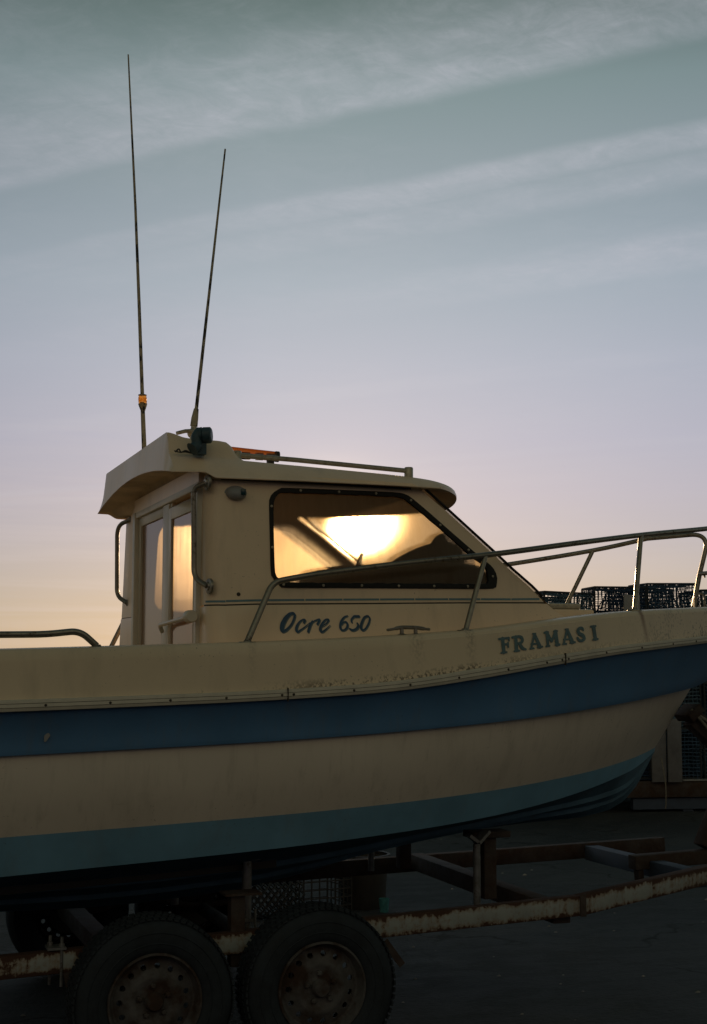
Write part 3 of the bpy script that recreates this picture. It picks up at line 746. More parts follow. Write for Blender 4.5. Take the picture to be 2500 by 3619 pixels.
# after bulkhead: door frame, two sashes, latch
XD = -.46
fm = MB()
def bar(mb, y0, y1, z0, z1, x0, x1): mb.box((x0, y0, z0), (x1, y1, z1))
bar(fm, .50, .555, 1.12, 2.462, XD-.022, XD+.02); bar(fm, -.872, -.838, 1.12, 2.462, XD-.022, XD+.02)
bar(fm, -.838, .50, 2.432, 2.462, XD-.018, XD+.02); bar(fm, -.838, .50, 1.10, 1.14, XD-.02, XD+.02)
bar(fm, -.30, -.272, 1.14, 2.432, XD-.004, XD+.016)
door = build('cabin_door', fm, M['aluframe'], boat, bevel=.003)
s1 = MB(); x0, x1 = XD+.0, XD+.018
bar(s1, .440, .497, 1.14, 2.43, x0, x1); bar(s1, -.272, -.140, 1.14, 2.43, x0-.012, x1); bar(s1, -.14, .44, 2.385, 2.43, x0, x1); bar(s1, -.14, .44, 1.14, 1.2, x0, x1)
d1 = build('fixed_sash', s1, M['aluframe'], door, bevel=.003)
p1 = MB().grid([[(XD+.010, y, z) for y in np.linspace(-.142, .442, 6)] for z in np.linspace(1.19, 2.387, 8)])
build('pane', p1, M['doorpane'], door)
s2 = MB(); x0, x1 = XD-.020, XD-.006
bar(s2, -.358, -.302, 1.14, 2.40, x0, x1); bar(s2, -.836, -.806, 1.14, 2.40, x0, x1); bar(s2, -.806, -.358, 2.345, 2.40, x0, x1); bar(s2, -.806, -.358, 1.14, 1.22, x0, x1)
build('sliding_sash', s2, M['aluframe'], door, bevel=.003)
p2 = MB().grid([[(XD-.012, y, z) for y in np.linspace(-.808, -.356, 6)] for z in np.linspace(1.2, 2.347, 8)])
build('pane', p2, M['doorpane'], door)
lt = MB(); lt.tube(fillet([(XD-.03, -.24, 1.822), (XD-.05, -.275, 1.852), (XD-.045, -.86, 1.8735)], .03), .010, 10)
build('latch_bar', lt, M['aluframe'], door)
lc2 = MB(); lc2.lathe([(0, 0), (.022, 0), (.028, .007), (.027, .060), (.023, .068), (0, .068)], (XD-.050, -.855, 1.8735), (0, -1, 0), 20)
lco = build('latch_cap', lc2, M['aluframe'], door)
q = MB(); q.lathe([(0, 0), (.011, 0), (.011, .004)], (XD-.050, -.858, 1.8735), (0, 1, 0), 12); build('bolt', q, M['horn'], door)
# bulkhead below the header, both sides of the door down to the cockpit sole
for ya, yb in ((-1.10, -.868), (.555, 1.10)):
    bk = MB(); bk.box((-.455, ya, 1.08), (-.44, yb, 1.74)); build('bulkhead', bk, M['gelcoat'], boat)
# grab handles on the bulkhead corners
def grab(y0, y1, yo):
    g = MB(); pts_ = [(-.452, y0, 2.452), (-.503, yo+.012, 2.430), (-.500, yo, 2.04), (-.46, y1, 2.0)]
    g.tube(fillet(pts_, .065, 9), .0118, 12)
    h = build('grab_handle', g, M['steel'], boat)
    for y, z in ((y0, 2.452), (y1, 2.0)):
        q = MB(); q.lathe([(0, .012), (.016, .012), (.02, .006), (.033, .004), (.034, 0), (.034, -.006)], (-.452, y, z), (-1, .15*(1 if y > 0 else -1), 0), 20)
        build('flange', q, M['steel'], h)
grab(-.93, -.985, -.905); grab(.745, .79, .875)

# ------------------------------------------------------------------ roof
def ztop(x, y):
    hw = .965; r = abs(y)/hw
    zcr = float(np.interp(x, [-.6, -.05, .55, .70, 1.03], [2.590, 2.566, 2.544, 2.535, 2.515]))
    hy = np.clip((.845-abs(y))/.075, 0, 1); hy = hy*hy*(3-2*hy)
    hx = float(np.interp(x, [-.61, -.575, -.55, -.52, -.48, -.36, -.325, -.30, -.28, -.255], [1.12, 1.12, 1.03, .92, .88, .90, .86, .64, .22, 0]))
    hc_ = min(hx, 1.); z = zcr+.035*(1-min(r/.84, 1)**2)*(1-hc_)+.010*hc_
    if r > .84: z -= .118*((r-.84)/.16)**1.35
    return z+hy*hx*.085
def zbot(x, y):
    r = abs(y)/.965
    inn = float(np.interp(x, [-.40, .85], [2.471, 2.478]))
    arch = 2.572-.078*r*r
    t = np.clip((x+.475+.075*np.clip((y-.6)/.2, 0, 1))/.06, 0, 1); t = t*t*(3-2*t)
    if x < -.40: return arch*(1-t)+inn*t
    return inn
xf = lambda v: 1.035-.28*abs(v)**1.6-.09*abs(v)**8
xa = lambda v: -.607
tx = np.unique(np.r_[np.linspace(0, .03, 3), np.linspace(.03, .26, 26), np.linspace(.26, .8, 16), np.linspace(.8, .96, 10), np.linspace(.96, 1, 9)])
vs_ = np.unique(np.r_[np.linspace(-1, -.66, 34), np.linspace(-.66, .66, 21), np.linspace(.66, 1, 34)])
top = []; botm = []
for t in tx:
    rt_, rb_ = [], []
    for v in vs_:
        x = xa(v)+(xf(v)-xa(v))*t
        hwx = float(np.interp(x, [-.61, -.45, .0, .44, .65, .95], [.925, .958, .962, .935, .90, .87]))
        y = v*hwx; ys = v*.965
        zt, zb_ = ztop(x, ys), zbot(x, ys)-.012*np.clip((t-.82)/.18, 0, 1)**1.5*(1-abs(v)**3)
        e = np.clip((t-.86)/.14, 0, 1); zt = zb_+.012+(zt-zb_-.012)*math.sqrt(max(0, 1-e**2.4)) if t < 1 else zb_+.012
        zt = max(zt, zb_+.004)
        x_t = x+(.014 if t == 0 else (.010*(1-t/.03) if t < .03 else 0))
        rt_.append((x_t, y, zt)); rb_.append((x, y, zb_))
    top.append(rt_); botm.append(rb_)
rf = MB(); rf.grid(top)
rf.grid([top[0], botm[0]]); rf.grid([top[-1], botm[-1]])
rf.grid([[r[0] for r in top], [r[0] for r in botm]]); rf.grid([[r[-1] for r in top], [r[-1] for r in botm]])
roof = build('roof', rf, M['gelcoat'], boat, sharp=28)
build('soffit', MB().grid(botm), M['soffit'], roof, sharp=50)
# drip line under the eave
for s in (-1, 1):
    dl = MB(); dl.tube([sidept(x, 2.472, .018, s) for x in np.linspace(-.39, .52, 20)], .0045, 6)
    build('drip_seal', dl, M['rubber'], roof)

# roof rails on short posts
for y in (-.755, .755):
    rr_ = MB(); rr_.tube([(-.262, y, 2.606), (.0, y, 2.598), (.555, y, 2.573)], .0115, 10)
    ro = build('roof_rail', rr_, M['alloy'], boat)
    for x, z in ((-.272, 2.57), (.563, 2.535)):
        q = MB(); q.lathe([(0, 0), (.021, 0), (.021, .050), (.018, .055), (0, .055)], (x, y, z), (0, 0, 1), 16); build('post', q, M['alloy'], ro)
# light bar
lb = MB(); lb.tube([(-.27, -.42, 2.676), (.012, -.42, 2.660)], .024, 16); lbo = build('light_bar', lb, M['amber'], boat)
q = MB(); q.tube([(.010, -.42, 2.660), (.026, -.42, 2.659)], .0265, 16); build('end_cap', q, M['dark'], lbo)
q = MB()
for x, w_ in ((-.262, .05), (-.19, .075), (-.085, .035), (-.03, .04)): q.box((x, -.424, 2.640), (x+w_, -.404, 2.673))
q.box((-.262, -.434, 2.644), (.008, -.403, 2.660)); build('light_board', q, M['dark'], lbo)
for xa_ in (-.2, -.03):
    q = MB(); q.box((xa_, -.435, 2.58), (xa_+.03, -.405, 2.64)); build('bracket', q, M['dark'], lbo)
# horn
hn = MB(); hc = Vector((-.458, -.866, 2.668)); axh = Vector((.9, -.42, .05)).normalized()
hn.lathe([(0, -.030), (.026, -.030), (.036, -.022), (.038, -.004), (.034, .0), (.037, .004), (.036, .034), (.028, .040), (0, .041)], hc, axh, 24)
hn.tube(catmull([hc+Vector((-.012, .0, .02)), hc+Vector((-.03, -.005, -.005)), hc+Vector((-.03, -.010, -.045)), hc+Vector((-.05, -.016, -.066))], 5), [.022]*5+[.023]*5+[.026]*5+[.033], 14)
hn.obox(hc+Vector((-.012, .006, -.060)), (.05, .045, .05))
ho = build('horn', hn, M['horn'], boat, bevel=0)
# loose cable beside the horn
cb = MB(); cb.tube(catmull([(-.575, -.842, 2.592), (-.56, -.846, 2.606), (-.55, -.846, 2.592), (-.53, -.848, 2.600), (-.51, -.85, 2.592), (-.48, -.85, 2.592)], 5), .0035, 6)
cb.tube(catmull([(-.58, -.842, 2.598), (-.555, -.846, 2.592), (-.53, -.848, 2.594), (-.49, -.85, 2.588)], 5), .003, 6)
build('cable', cb, M['dark'], ho)
# tall antenna with the all-round light
y = .15
ta = MB(); ta.tube([(-.508, y, 2.68), (-.510, y, 2.755), (-.5225, y, 2.99)], [.0125, .0125, .011], 10)
ta.tube([(-.5235, y, 3.02), (-.548, y, 3.5), (-.575, y, 4.0), (-.626, y, 4.81)], [.0098, .0085, .0068, .0038], 8)
tao = build('tall_antenna', ta, M['antenna'], boat)
q = MB(); q.lathe([(0, -.035), (.012, -.034), (.018, -.02), (.021, -.012), (.021, -.004), (.0205, -.003), (.0205, .022), (.018, .03), (.012, .033), (0, .034)], (-.5215, y, 2.995), (-.05, 0, 1), 20)
for k in range(4): q.lathe([(.0208, -.001), (.0225, .001), (.0208, .003)], (-.5215-.0003*k, y, 2.993+.0055*k), (0, 0, 1), 20)
build('anchor_light', q, M['clearlens'], tao)
q = MB(); q.lathe([(0, -.002), (.0215, -.002), (.0215, .002), (.012, .005), (0, .005)], (-.523, y, 3.026), (0, 0, 1), 20)
build('light_cap', q, M['antenna'], tao)
q = MB(); q.lathe([(.012, -.045), (.020, -.022), (.0225, -.014), (.0225, -.010), (0, -.01)], (-.5215, y, 2.992), (-.05, 0, 1), 20); build('light_base', q, M['antenna'], tao)
q = MB(); q.lathe([(.02, 0), (.02, .035), (.014, .04)], (-.507, y, 2.675), (0, 0, 1), 14); build('mount', q, M['antenna'], tao)
# short antenna on a ratchet mount
y = -.6
sa = MB(); sa.tube([(-.435, y, 2.753), (-.431, y, 2.79), (-.4245, y, 2.834)], [.0175, .0165, .0115], 12)
sa.tube([(-.4245, y, 2.832), (-.38, y, 3.28), (-.30, y, 4.083)], [.0085, .007, .0042], 8)
sao = build('whip_antenna', sa, M['antenna'], boat)
q = MB(); q.lathe([(0, -.024), (.02, -.024), (.024, -.015), (.024, .015), (.02, .024), (0, .024)], (-.436, y, 2.722), (.25, -1, .1), 16)
q.tube([(-.436, y, 2.66), (-.437, y, 2.72), (-.4345, y, 2.757)], [.018, .016, .013], 12)
q.box((-.475, y-.03, 2.655), (-.405, y+.03, 2.668)); build('ratchet_mount', q, M['alloy'], sao)
q = MB(); q.tube([(-.438, y-.02, 2.727), (-.48, y-.025, 2.724), (-.522, y-.03, 2.711)], [.011, .009, .0085], 10); build('lever', q, M['alloy'], sao)

# ------------------------------------------------------------------ rails, cleat, bow gear
for s in (-1, 1):
    P_ = [(-.33, 1.16, 1.765), (-.205, 1.10, 2.016), (.002, 1.097, 2.055), (.461, 1.063, 2.120), (.871, .992, 2.170), (1.427, .828, 2.254), (1.912, .618, 2.325)]
    tail = [(2.36, .395, 2.384), (2.54, .31, 2.408), (2.86, .2, 2.434), (2.783, .2, 2.188), (2.737, .2, 2.0)]
    if s > 0:   # the port side is bent a little lower and further aft
        P_ = [(-.475, 1.16, 1.765), (-.37, 1.14, 1.99), (.002, 1.10, 2.03), (.461, 1.063, 2.075), (.871, 1.0, 2.125), (1.427, .83, 2.205), (1.78, .70, 2.255)]
        tail = [(2.296, .58, 2.345), (2.56, .40, 2.409), (2.86, .2, 2.434), (2.783, .2, 2.188), (2.737, .2, 2.0)]
    body = catmull(P_[1:]+tail[:2], 5)
    path = fillet([P_[0], body[0], body[3]], .10, 8)[:-1]+[Vector(p) for p in body[3:-1]]+fillet([body[-1], tail[2], tail[3]], .13, 12)+[Vector(tail[4])]
    pr = MB(); pr.tube([(p[0], s*p[1], p[2]) for p in path], .0135, 12)
    pro = build('pulpit_rail', pr, M['steel'], boat)
    for base, topp in (((.696, 1.087, 1.81), (.842, .998, 2.166)), ((1.773, .745, 1.925), (1.886, .632, 2.318))) if s < 0 else (((.696, 1.087, 1.81), (.842, 1.0, 2.12)), ((2.07, .59, 1.93), (2.296, .58, 2.345))):
        q = MB(); q.tube([(base[0], s*base[1], base[2]), (topp[0], s*topp[1], topp[2])], .0125, 12); build('stanchion', q, M['steel'], pro)
    for b in ((-.33 if s < 0 else -.475, 1.16, 1.757), (.696, 1.087, 1.816), (1.773, .745, 1.932) if s < 0 else (2.07, .59, 1.945), (2.735, .2, 1.99)):
        q = MB(); q.lathe([(0, .012), (.014, .012), (.018, .006), (.036, .005), (.038, 0), (.038, -.006)], (b[0], s*b[1], b[2]), (0, 0, 1), 20); build('foot', q, M['steel'], pro)
    # stern rail
    sr = MB(); sp_ = fillet([(-.957, 1.16, 1.742), (-1.025, 1.16, 1.802), (-1.16, 1.16, 1.787), (-1.5, 1.16, 1.782), (-3.3, 1.16, 1.745), (-3.36, 1.16, 1.70)], .05, 8)
    if s > 0: sp_ = [(p[0]-.14, p[1], p[2]-.030) for p in sp_]
    sr.tube([(p[0], s*p[1], p[2]) for p in sp_], .0135, 12)
    sro = build('stern_rail', sr, M['steel'], boat)
    for b in ((-.957 if s < 0 else -1.097, 1.16, 1.734), (-3.36, 1.16, 1.668)):
        q = MB(); q.lathe([(0, .014), (.015, .014), (.02, .007), (.034, .005), (.036, 0), (.036, -.006)], (b[0], s*b[1], b[2]), (0, 0, 1), 20); build('foot', q, M['steel'], sro)
    # cleat on the side deck
    q = MB(); cy = 1.128; zc_ = float(zline('gun', .407))
    q.tube(catmull([(.305, cy, zc_+.020), (.33, cy, zc_+.023), (.37, cy, zc_+.031), (.407, cy, zc_+.032), (.445, cy, zc_+.031), (.485, cy, zc_+.026), (.508, cy, zc_+.024)], 4), [.005]+[.006]*5+[.0085]*14+[.006]*4+[.005], 10)
    for x in (.375, .44): q.tube([(x, cy, zc_+.03), (x, cy, zc_+.006), (x, cy, zc_+.001)], [.008, .009, .02], 12)
    for i, p in enumerate(q.v): q.v[i] = (p[0], s*p[1], p[2])
    build('cleat', q, M['steel'], boat)
q = MB(); q.tube([(2.783, .195, 2.193), (2.783, -.195, 2.193)], .012, 10)
for k in range(7): q.lathe([(.0, 0), (.006, 0), (.006, .02), (0, .02)], (2.783, .15-.045*k, 2.168), (0, 0, 1), 8)
build('pulpit_bridge', q, M['steel'], boat)
q = MB(); q.tube(fillet([(2.60, -.02, 1.975), (2.60, -.02, 2.065), (2.665, -.02, 2.065), (2.665, -.02, 1.975)], .03, 8), .0055, 8); build('bow_loop', q, M['steel'], boat)

# ------------------------------------------------------------------ inside the cabin
it = MB(); it.box((-.44, -.84, 1.19), (.9, .84, 1.20)); build('cabin_sole', it, M['interior'], boat)
dsh = MB(); prof = [(.24, 1.5), (.24, 2.132), (.335, 2.138), (.435, 2.150), (.60, 2.168), (.80, 2.175), (1.0, 2.165), (1.16, 2.06), (1.20, 1.98), (1.2, 1.5)]
def extr(prof_, y0, y1, n=10, rnd=.05):
    rows = []
    for v in np.linspace(-1, 1, n):
        k = 1-rnd*abs(v)**4
        cx = sum(p[0] for p in prof_)/len(prof_); cz = min(p[1] for p in prof_)
        rows.append([(cx+(p[0]-cx)*k, (y0+y1)/2+(y1-y0)/2*v, cz+(p[1]-cz)*k) for p in prof_])
    m_ = MB().grid(rows, closed=True); n_ = len(prof_)
    m_.f.append(tuple(range(n_))); m_.f.append(tuple(len(m_.v)-n_+i for i in range(n_))[::-1]); return m_
dash = build('dashboard', extr(prof, -.62, .05), M['dark'], boat)
pod = [(.60, 2.12), (.64, 2.19), (.742, 2.246), (.80, 2.268), (.838, 2.281), (.86, 2.31), (.89, 2.325), (.925, 2.326), (.947, 2.29), (.985, 2.275), (1.02, 2.255), (1.035, 2.21), (1.044, 2.15)]
build('instrument_cover', extr([tuple(p) for p in catmull(pod, 3)], -.37, -.20, 12, .22), M['dark'], dash)
for x, z, a in ((.905, 2.33, .3), (1.005, 2.277, .9)):
    q = MB(); q.tube([(x, -.3, z-.01), (x+.02*a, -.3, z+.012), (x+.035, -.3, z+.008)], .006, 8)
    build('knob', q, M['dark'], dash)
q = MB(); q.tube([(.455, -.3, 2.14), (.470, -.3, 2.18), (.482, -.3, 2.218)], [.016, .012, .008], 8); build('throttle_lever', q, M['dark'], dash)
# helm seat, low
q = MB(); q.box((-.2, -.65, 1.45), (.15, -.25, 1.60)); q.box((-.22, -.65, 1.60), (-.14, -.25, 1.92)); build('helm_seat', q, M['dark'], boat, bevel=.03)
# inner skins of roof and side panels
# ------------------------------------------------------------------ lettering
def ocre(px_, py_):
    x = -.153+.000356*(px_-95)-.0000166*(py_-390); z = 1.802+2.9e-6*(px_-95)-.00034*(py_-390); return x, z
OC = [
 ([(262, 134), (218, 150), (168, 205), (134, 272), (122, 335), (138, 366), (184, 344), (238, 286), (274, 215), (284, 158), (262, 134)], [28, 40, 52, 56, 50, 36, 30, 26, 26, 28, 28]),
 ([(402, 256), (416, 226), (392, 216), (344, 250), (312, 304), (306, 350), (322, 372), (356, 354), (420, 308), (482, 258)], [22, 26, 16, 22, 30, 32, 26, 20, 14, 10]),
 ([(512, 236), (478, 306), (458, 372)], [18, 32, 26]), ([(478, 290), (520, 246), (566, 222), (604, 214), (594, 246), (578, 274)], [18, 14, 16, 22, 26, 24]),
 ([(636, 306), (690, 270), (724, 226), (712, 212), (678, 222), (640, 270), (616, 322), (622, 364), (648, 370), (692, 338), (744, 292)], [12, 14, 20, 18, 20, 28, 32, 30, 24, 16, 9]),
 ([(976, 166), (932, 184), (892, 238), (877, 300), (890, 344), (924, 352), (964, 322), (974, 276), (952, 246), (918, 252), (900, 280)], [14, 20, 28, 28, 26, 22, 26, 26, 22, 16, 12]),
 ([(1066, 172), (1128, 172)], [28, 30]), ([(1062, 176), (1028, 212), (1032, 250)], [24, 22, 18]),
 ([(1106, 262), (1118, 292), (1094, 334), (1042, 352), (1004, 334)], [20, 28, 32, 28, 22]),
 ([(1244, 166), (1202, 188), (1166, 258), (1155, 318), (1178, 350), (1218, 330), (1258, 266), (1276, 206), (1264, 174), (1244, 166)], [24, 28, 32, 32, 26, 22, 22, 20, 18, 22])]
fo = lambda off: (lambda a, b: sidept(*ocre(a, b), .009+off))
for wd_ in (OC[:5], OC[5:]):
    build('lettering', stroke_mesh(wd_, 4., fo(.0026)), M['letter'], coam)
    shd = [([(a+11, b+13) for a, b in p], w_) for p, w_ in wd_]
    build('lettering_shadow', stroke_mesh(shd, 4., fo(.0013)), M['lettershadow'], coam)
FXC = [0.8035403829759145, 0.0003921034257025914, -3.71588371154822e-05, 3.6838638045860045e-08, -8.182563061826355e-09]
FZC = [1.8785389594382993, 8.145161506058274e-06, -0.0003293522135377267, 7.139706908776714e-10, -1.4992210654929025e-08]
def framas(a, b):
    k = (1, a, b, a*a, a*b); x = sum(p*q for p, q in zip(FXC, k)); z = sum(p*q for p, q in zip(FZC, k))
    zg, zr = float(zline('gun', x)), float(zline('rt', x)); t = (z-zr)/(zg-zr)
    return (x, -(float(PL['rt'](x))*(1-t)+t*float(PL['gun'](x)))-.004, z)
def A_(dx_, dy_): return [([(600+dx_, 238+dy_), (560+dx_, 415+dy_)], [30, 28]), ([(606+dx_, 238+dy_), (676+dx_, 402+dy_)], [36, 50]), ([(560+dx_, 366+dy_), (655+dx_, 358+dy_)], 24),
    ([(548+dx_, 427+dy_), (592+dx_, 422+dy_)], 26), ([(650+dx_, 409+dy_), (706+dx_, 400+dy_)], 28), ([(584+dx_, 228+dy_), (614+dx_, 226+dy_)], 26)]
FR = [([(172, 290), (192, 476)], 46), ([(126, 298), (256, 282)], 30), ([(256, 280), (260, 318)], 24), ([(185, 376), (248, 362)], 28), ([(246, 344), (250, 408)], 22), ([(156, 484), (228, 474)], 26),
      ([(348, 270), (364, 452)], 46), ([(304, 276), (350, 266)], 30), ([(332, 460), (402, 454)], 24), ([(350, 268), (415, 268), (440, 305), (425, 345), (370, 360)], [36, 40, 40, 36, 30]), ([(402, 352), (440, 418), (486, 436)], [38, 44, 28])]
FR += A_(0, 0)
FR += [([(768, 212), (784, 388)], 36), ([(882, 196), (908, 374)], 48), ([(764, 208), (832, 328)], [44, 34]), ([(884, 192), (836, 326)], [38, 30]), ([(736, 212), (784, 206)], 28), ([(866, 194), (904, 190)], 28), ([(760, 396), (804, 390)], 24), ([(886, 378), (938, 370)], 26)]
FR += A_(436, -60)
FR += [([(1256, 180), (1238, 152), (1204, 154), (1184, 188), (1206, 226), (1248, 250), (1266, 292), (1240, 322), (1202, 314), (1178, 282)], [22, 36, 40, 42, 48, 50, 44, 36, 36, 28]),
       ([(1394, 132), (1420, 300)], 46), ([(1360, 130), (1418, 124)], 30), ([(1392, 306), (1450, 298)], 30)]
build('name_lettering', stroke_mesh(FR, 5., framas), M['lettergrey'], boat)
# white feather stuck on the blue band
q = MB(); cx, cz = -1.155, 1.385; yb = -1.211
ring = [(cx+.010*math.cos(a)*(1+.3*math.sin(3*a))+.006*math.sin(a), yb-.004, cz+.017*math.sin(a)) for a in np.linspace(0, 6.283, 15)[:-1]]
q.add(ring, [tuple(range(14))]); build('hull_feather', q, M['whiteplastic'], bluep)

# ------------------------------------------------------------------ trailer
tr = thing('boat_trailer', (0, 0, 0), 'rusty white twin-axle boat trailer under the boat', 'trailer')
q = MB(); q.beam((-3.2, -.93, .395), (1.34, -.93, .563), .06, .09); nr = build('side_rail', q, M['painted'], tr, bevel=.005)
q = MB(); q.beam((1.33, -.93, .563), (2.45, -.49, .612), .06, .09); q.beam((2.45, -.49, .612), (3.7, 0, .665), .06, .09)
build('drawbar_rail', q, M['painted'], tr, bevel=.005)
q = MB(); q.obox((1.335, -.965, .565), (.03, .006, .10)); build('weld_plate', q, M['rust'], tr)
q = MB(); q.beam((-3.2, .93, .42), (2.95, .93, .553), .06, .09); build('side_rail', q, M['rust'], tr, bevel=.005)
for x0, x1, z0, z1, m_ in ((1.26, 1.27, .52, .535, 'rust'), (2.22, 2.43, .585, .53, 'bluebeam'), (-.75, -.75, .40, .40, 'rust'), (-2.2, -2.2, .36, .36, 'rust')):
    ya = -.90 if x0 < 2 else -.57
    q = MB(); q.beam((x0, ya, z0), (x1, .90, z1), .09, .085); build('cross_member', q, M[m_], tr, bevel=.005)
q = MB(); q.beam((2.16, -.02, .60), (4.3, -.02, .66), .08, .075); build('drawbar', q, M['rust'], tr, bevel=.006)
q = MB(); q.beam((2.2, -.02, .57), (2.21, -.02, .44), .05, .03, (1, 0, 0)); build('drawbar_leg', q, M['rust'], tr)
# winch post with bow stop
q = MB(); q.beam((2.62, -.02, .66), (2.95, -.02, 1.32), .10, .09, (1, 0, 0)); q.beam((2.95, -.02, 1.05), (2.56, -.02, 1.37), .09, .10); q.obox((2.545, -.02, 1.40), (.10, .16, .05), Matrix.Rotation(R(-40), 3, 'Y'))
wp = build('winch_post', q, M['rust'], tr, bevel=.006)
q = MB(); q.lathe([(0, -.07), (.10, -.07), (.10, -.055), (.05, -.05), (.05, .05), (.10, .055), (.10, .07), (0, .07)], (2.80, -.02, 1.30), (0, 1, 0), 20); build('winch_drum', q, M['rust'], wp)
rp = MB()
for k in range(5):
    a = rng.uniform(-.03, .03)
    rp.tube(catmull([(2.52+.02*k, -.08, 1.42-.02*k), (2.58+.03*k+a, -.10, 1.34), (2.66+.03*k, -.10-a, 1.24-.02*k), (2.70+.02*k, -.08, 1.10-.05*k), (2.80, -.07, 1.0-.03*k)], 6), .008, 7)
build('winch_rope', rp, M['rope'], wp)
# hull supports
for s in (-1, 1):
    q = MB(); q.tube([(-.195, s*.70, .40), (-.195, s*.70, .815)], .0215, 14); q.obox((-.195, s*.70, .820), (.10, .08, .018))
    sp1 = build('support_post', q, M['galv'], tr)
    q = MB(); q.obox((-.195, s*.70, .55), (.075, .06, .014)); q.tube([(-.165, s*.735, .52), (-.165, s*.735, .60)], .006, 8); q.tube([(-.225, s*.735, .52), (-.225, s*.735, .60)], .006, 8); build('clamp', q, M['galv'], sp1)
    q = MB(); q.tube([(.922, s*.70, .52), (.922, s*.70, .83)], .0175, 12); q.beam((.88, s*.70, .872), (.922, s*.70, .84), .05, .015); q.beam((.985, s*.68, .885), (.922, s*.70, .835), .05, .015)
    build('support_post', q, M['galv'], tr)
    q = MB(); q.box((1.02, s*.54-.035, .55), (1.085, s*.54+.035, .845)); q.obox((1.05, s*.54, .855), (.20, .12, .03)); build('bunk_block', q, M['rust'], tr, bevel=.004)
    q = MB(); q.box((-.33, s*.90-.04, .40), (-.27, s*.90+.02, .70)); q.box((-.36, s*.90-.06, .695), (-.20, s*.90+.05, .705)); build('mudguard_bracket', q, M['rust'], tr)
    q = MB(); q.beam((-.05, s*.62, .79), (-1.9, s*.62, .70), .10, .05); build('bunk_board', q, M['dark'], tr)
q = MB(); q.obox((-1.06, -.93, .530), (.075, .085, .010))
for dx_, dy_ in ((-.02, .02), (.02, -.03)): q.tube([(-1.06+dx_, -.93+dy_, .38), (-1.06+dx_, -.93+dy_, .575)], .0065, 8); q.lathe([(0, .012), (.012, .012), (.012, 0)], (-1.06+dx_, -.93+dy_, .536), (0, 0, 1), 6)
build('u_bolt_clamp', q, M['galv'], tr)
q = MB(); q.beam((-1.02, -.99, .44), (-.985, -1.0, .27), .035, .008, (0, 1, 0)); build('hanging_strap', q, M['rust'], tr)
q = MB(); q.beam((.295, -1.12, .50), (.375, -1.12, .395), .03, .006, (0, 1, 0)); build('mudguard_stay', q, M['rust'], tr)
for x in (0, -.69):
    q = MB(); q.tube([(x, -.98, .34), (x, .98, .34)], .035, 12); build('axle', q, M['rust'], tr)
    for s in (-1, 1):
        q = MB(); q.tube(catmull([(x-.30, s*.86, .43), (x-.15, s*.86, .375), (x, s*.86, .36), (x+.15, s*.86, .375), (x+.30, s*.86, .43)], 4), .018, 8); build('leaf_spring', q, M['rust'], tr)

def wheel(x, s):
    Y = s*1.18; ax = (0, s, 0); O = (x, Y-s*.10, .335)          # O: wheel centre plane
    RT = .325
    w_ = MB(); w_.lathe([(0, -.06), (.11, -.06), (.125, -.03), (.125, .02), (.09, .03), (0, .032)], O, ax, 28)
    wo_ = build('wheel', w_, M['dark'], tr)
    ty = MB(); prof = [(.185, .080), (.198, .094), (.215, .100), (.245, .1035), (.275, .102), (.298, .095), (.312, .084), (.319, .072), (RT, .05), (RT+.003, 0), (RT, -.05), (.319, -.072), (.30, -.095), (.25, -.105), (.20, -.095), (.185, -.08)]
    ty.lathe(prof, O, ax, 72)
    for k in range(72):                                          # shoulder tread blocks
        a = 2*math.pi*k/72
        if s > 0: continue
        for a0, r0, h in ((a, .3225, .072), (a+.044, .3275, .03), (a, .3285, -.012), (a+.044, .3275, -.05)):
            c_ = Vector((O[0]+r0*math.cos(a0), O[1]+s*h, O[2]+r0*math.sin(a0)))
            rot = Matrix((Vector((-math.sin(a0), 0, math.cos(a0))), Vector((0, 1, 0)), Vector((math.cos(a0), 0, math.sin(a0))))).transposed()
            ty.obox(c_, (.020, .030, .008), rot)
    ty.lathe([(.226, .1015), (.229, .1045), (.232, .1022)], O, ax, 72); ty.lathe([(.268, .1030), (.271, .1050), (.274, .1022)], O, ax, 72)
    build('tyre', ty, M['tyre'], wo_, sharp=30)
    rm = MB()
    rm.lathe([(.186, .070), (.192, .088), (.1895, .095), (.183, .096), (.178, .088), (.174, .060), (.168, .047), (.160, .044)], O, ax, 64)
    n = 15; r1, r2, hr = .160, .108, .0118
    def face(r, th, extra=0.):
        h = float(np.interp(r, [.108, .118, .134, .150, .160], [.066, .060, .054, .048, .044])); return Vector(O)+Vector((math.cos(th)*r, s*(h+extra), math.sin(th)*r))
    for k in range(n):
        tc_ = 2*math.pi*(k+.5)/n; rc = .136; dth = math.pi/n; inn, out_, deep = [], [], []
        for j in range(24):
            a = 2*math.pi*j/24; ca, sa = math.cos(a), math.sin(a); mxx = max(abs(ca), abs(sa))
            out_.append(face(rc+(sa/mxx)*((r1-rc) if sa > 0 else (rc-r2)), tc_+(ca/mxx)*dth))
            inn.append(face(rc+sa*hr, tc_+ca*hr/rc)); deep.append(face(rc+sa*hr, tc_+ca*hr/rc, -.012))
        rm.grid([out_, inn, deep], closed=True)
    rm.lathe([(.108, .066), (.100, .070), (.086, .068), (.070, .060), (.045, .060), (.040, .062), (.037, .082), (.030, .092), (0, .094)], O, ax, 40)
    for k in range(5):
        a = 2*math.pi*k/5+.4; rm.lathe([(.013, .055), (.0115, .074), (.006, .078), (0, .078)], (O[0]+.060*math.cos(a), O[1], O[2]+.060*math.sin(a)), ax, 6)
    build('rim', rm, M['rim'], wo_, sharp=35)
    return wo_
for x in (0, -.70):
    wheel(x, -1); wheel(x, 1)

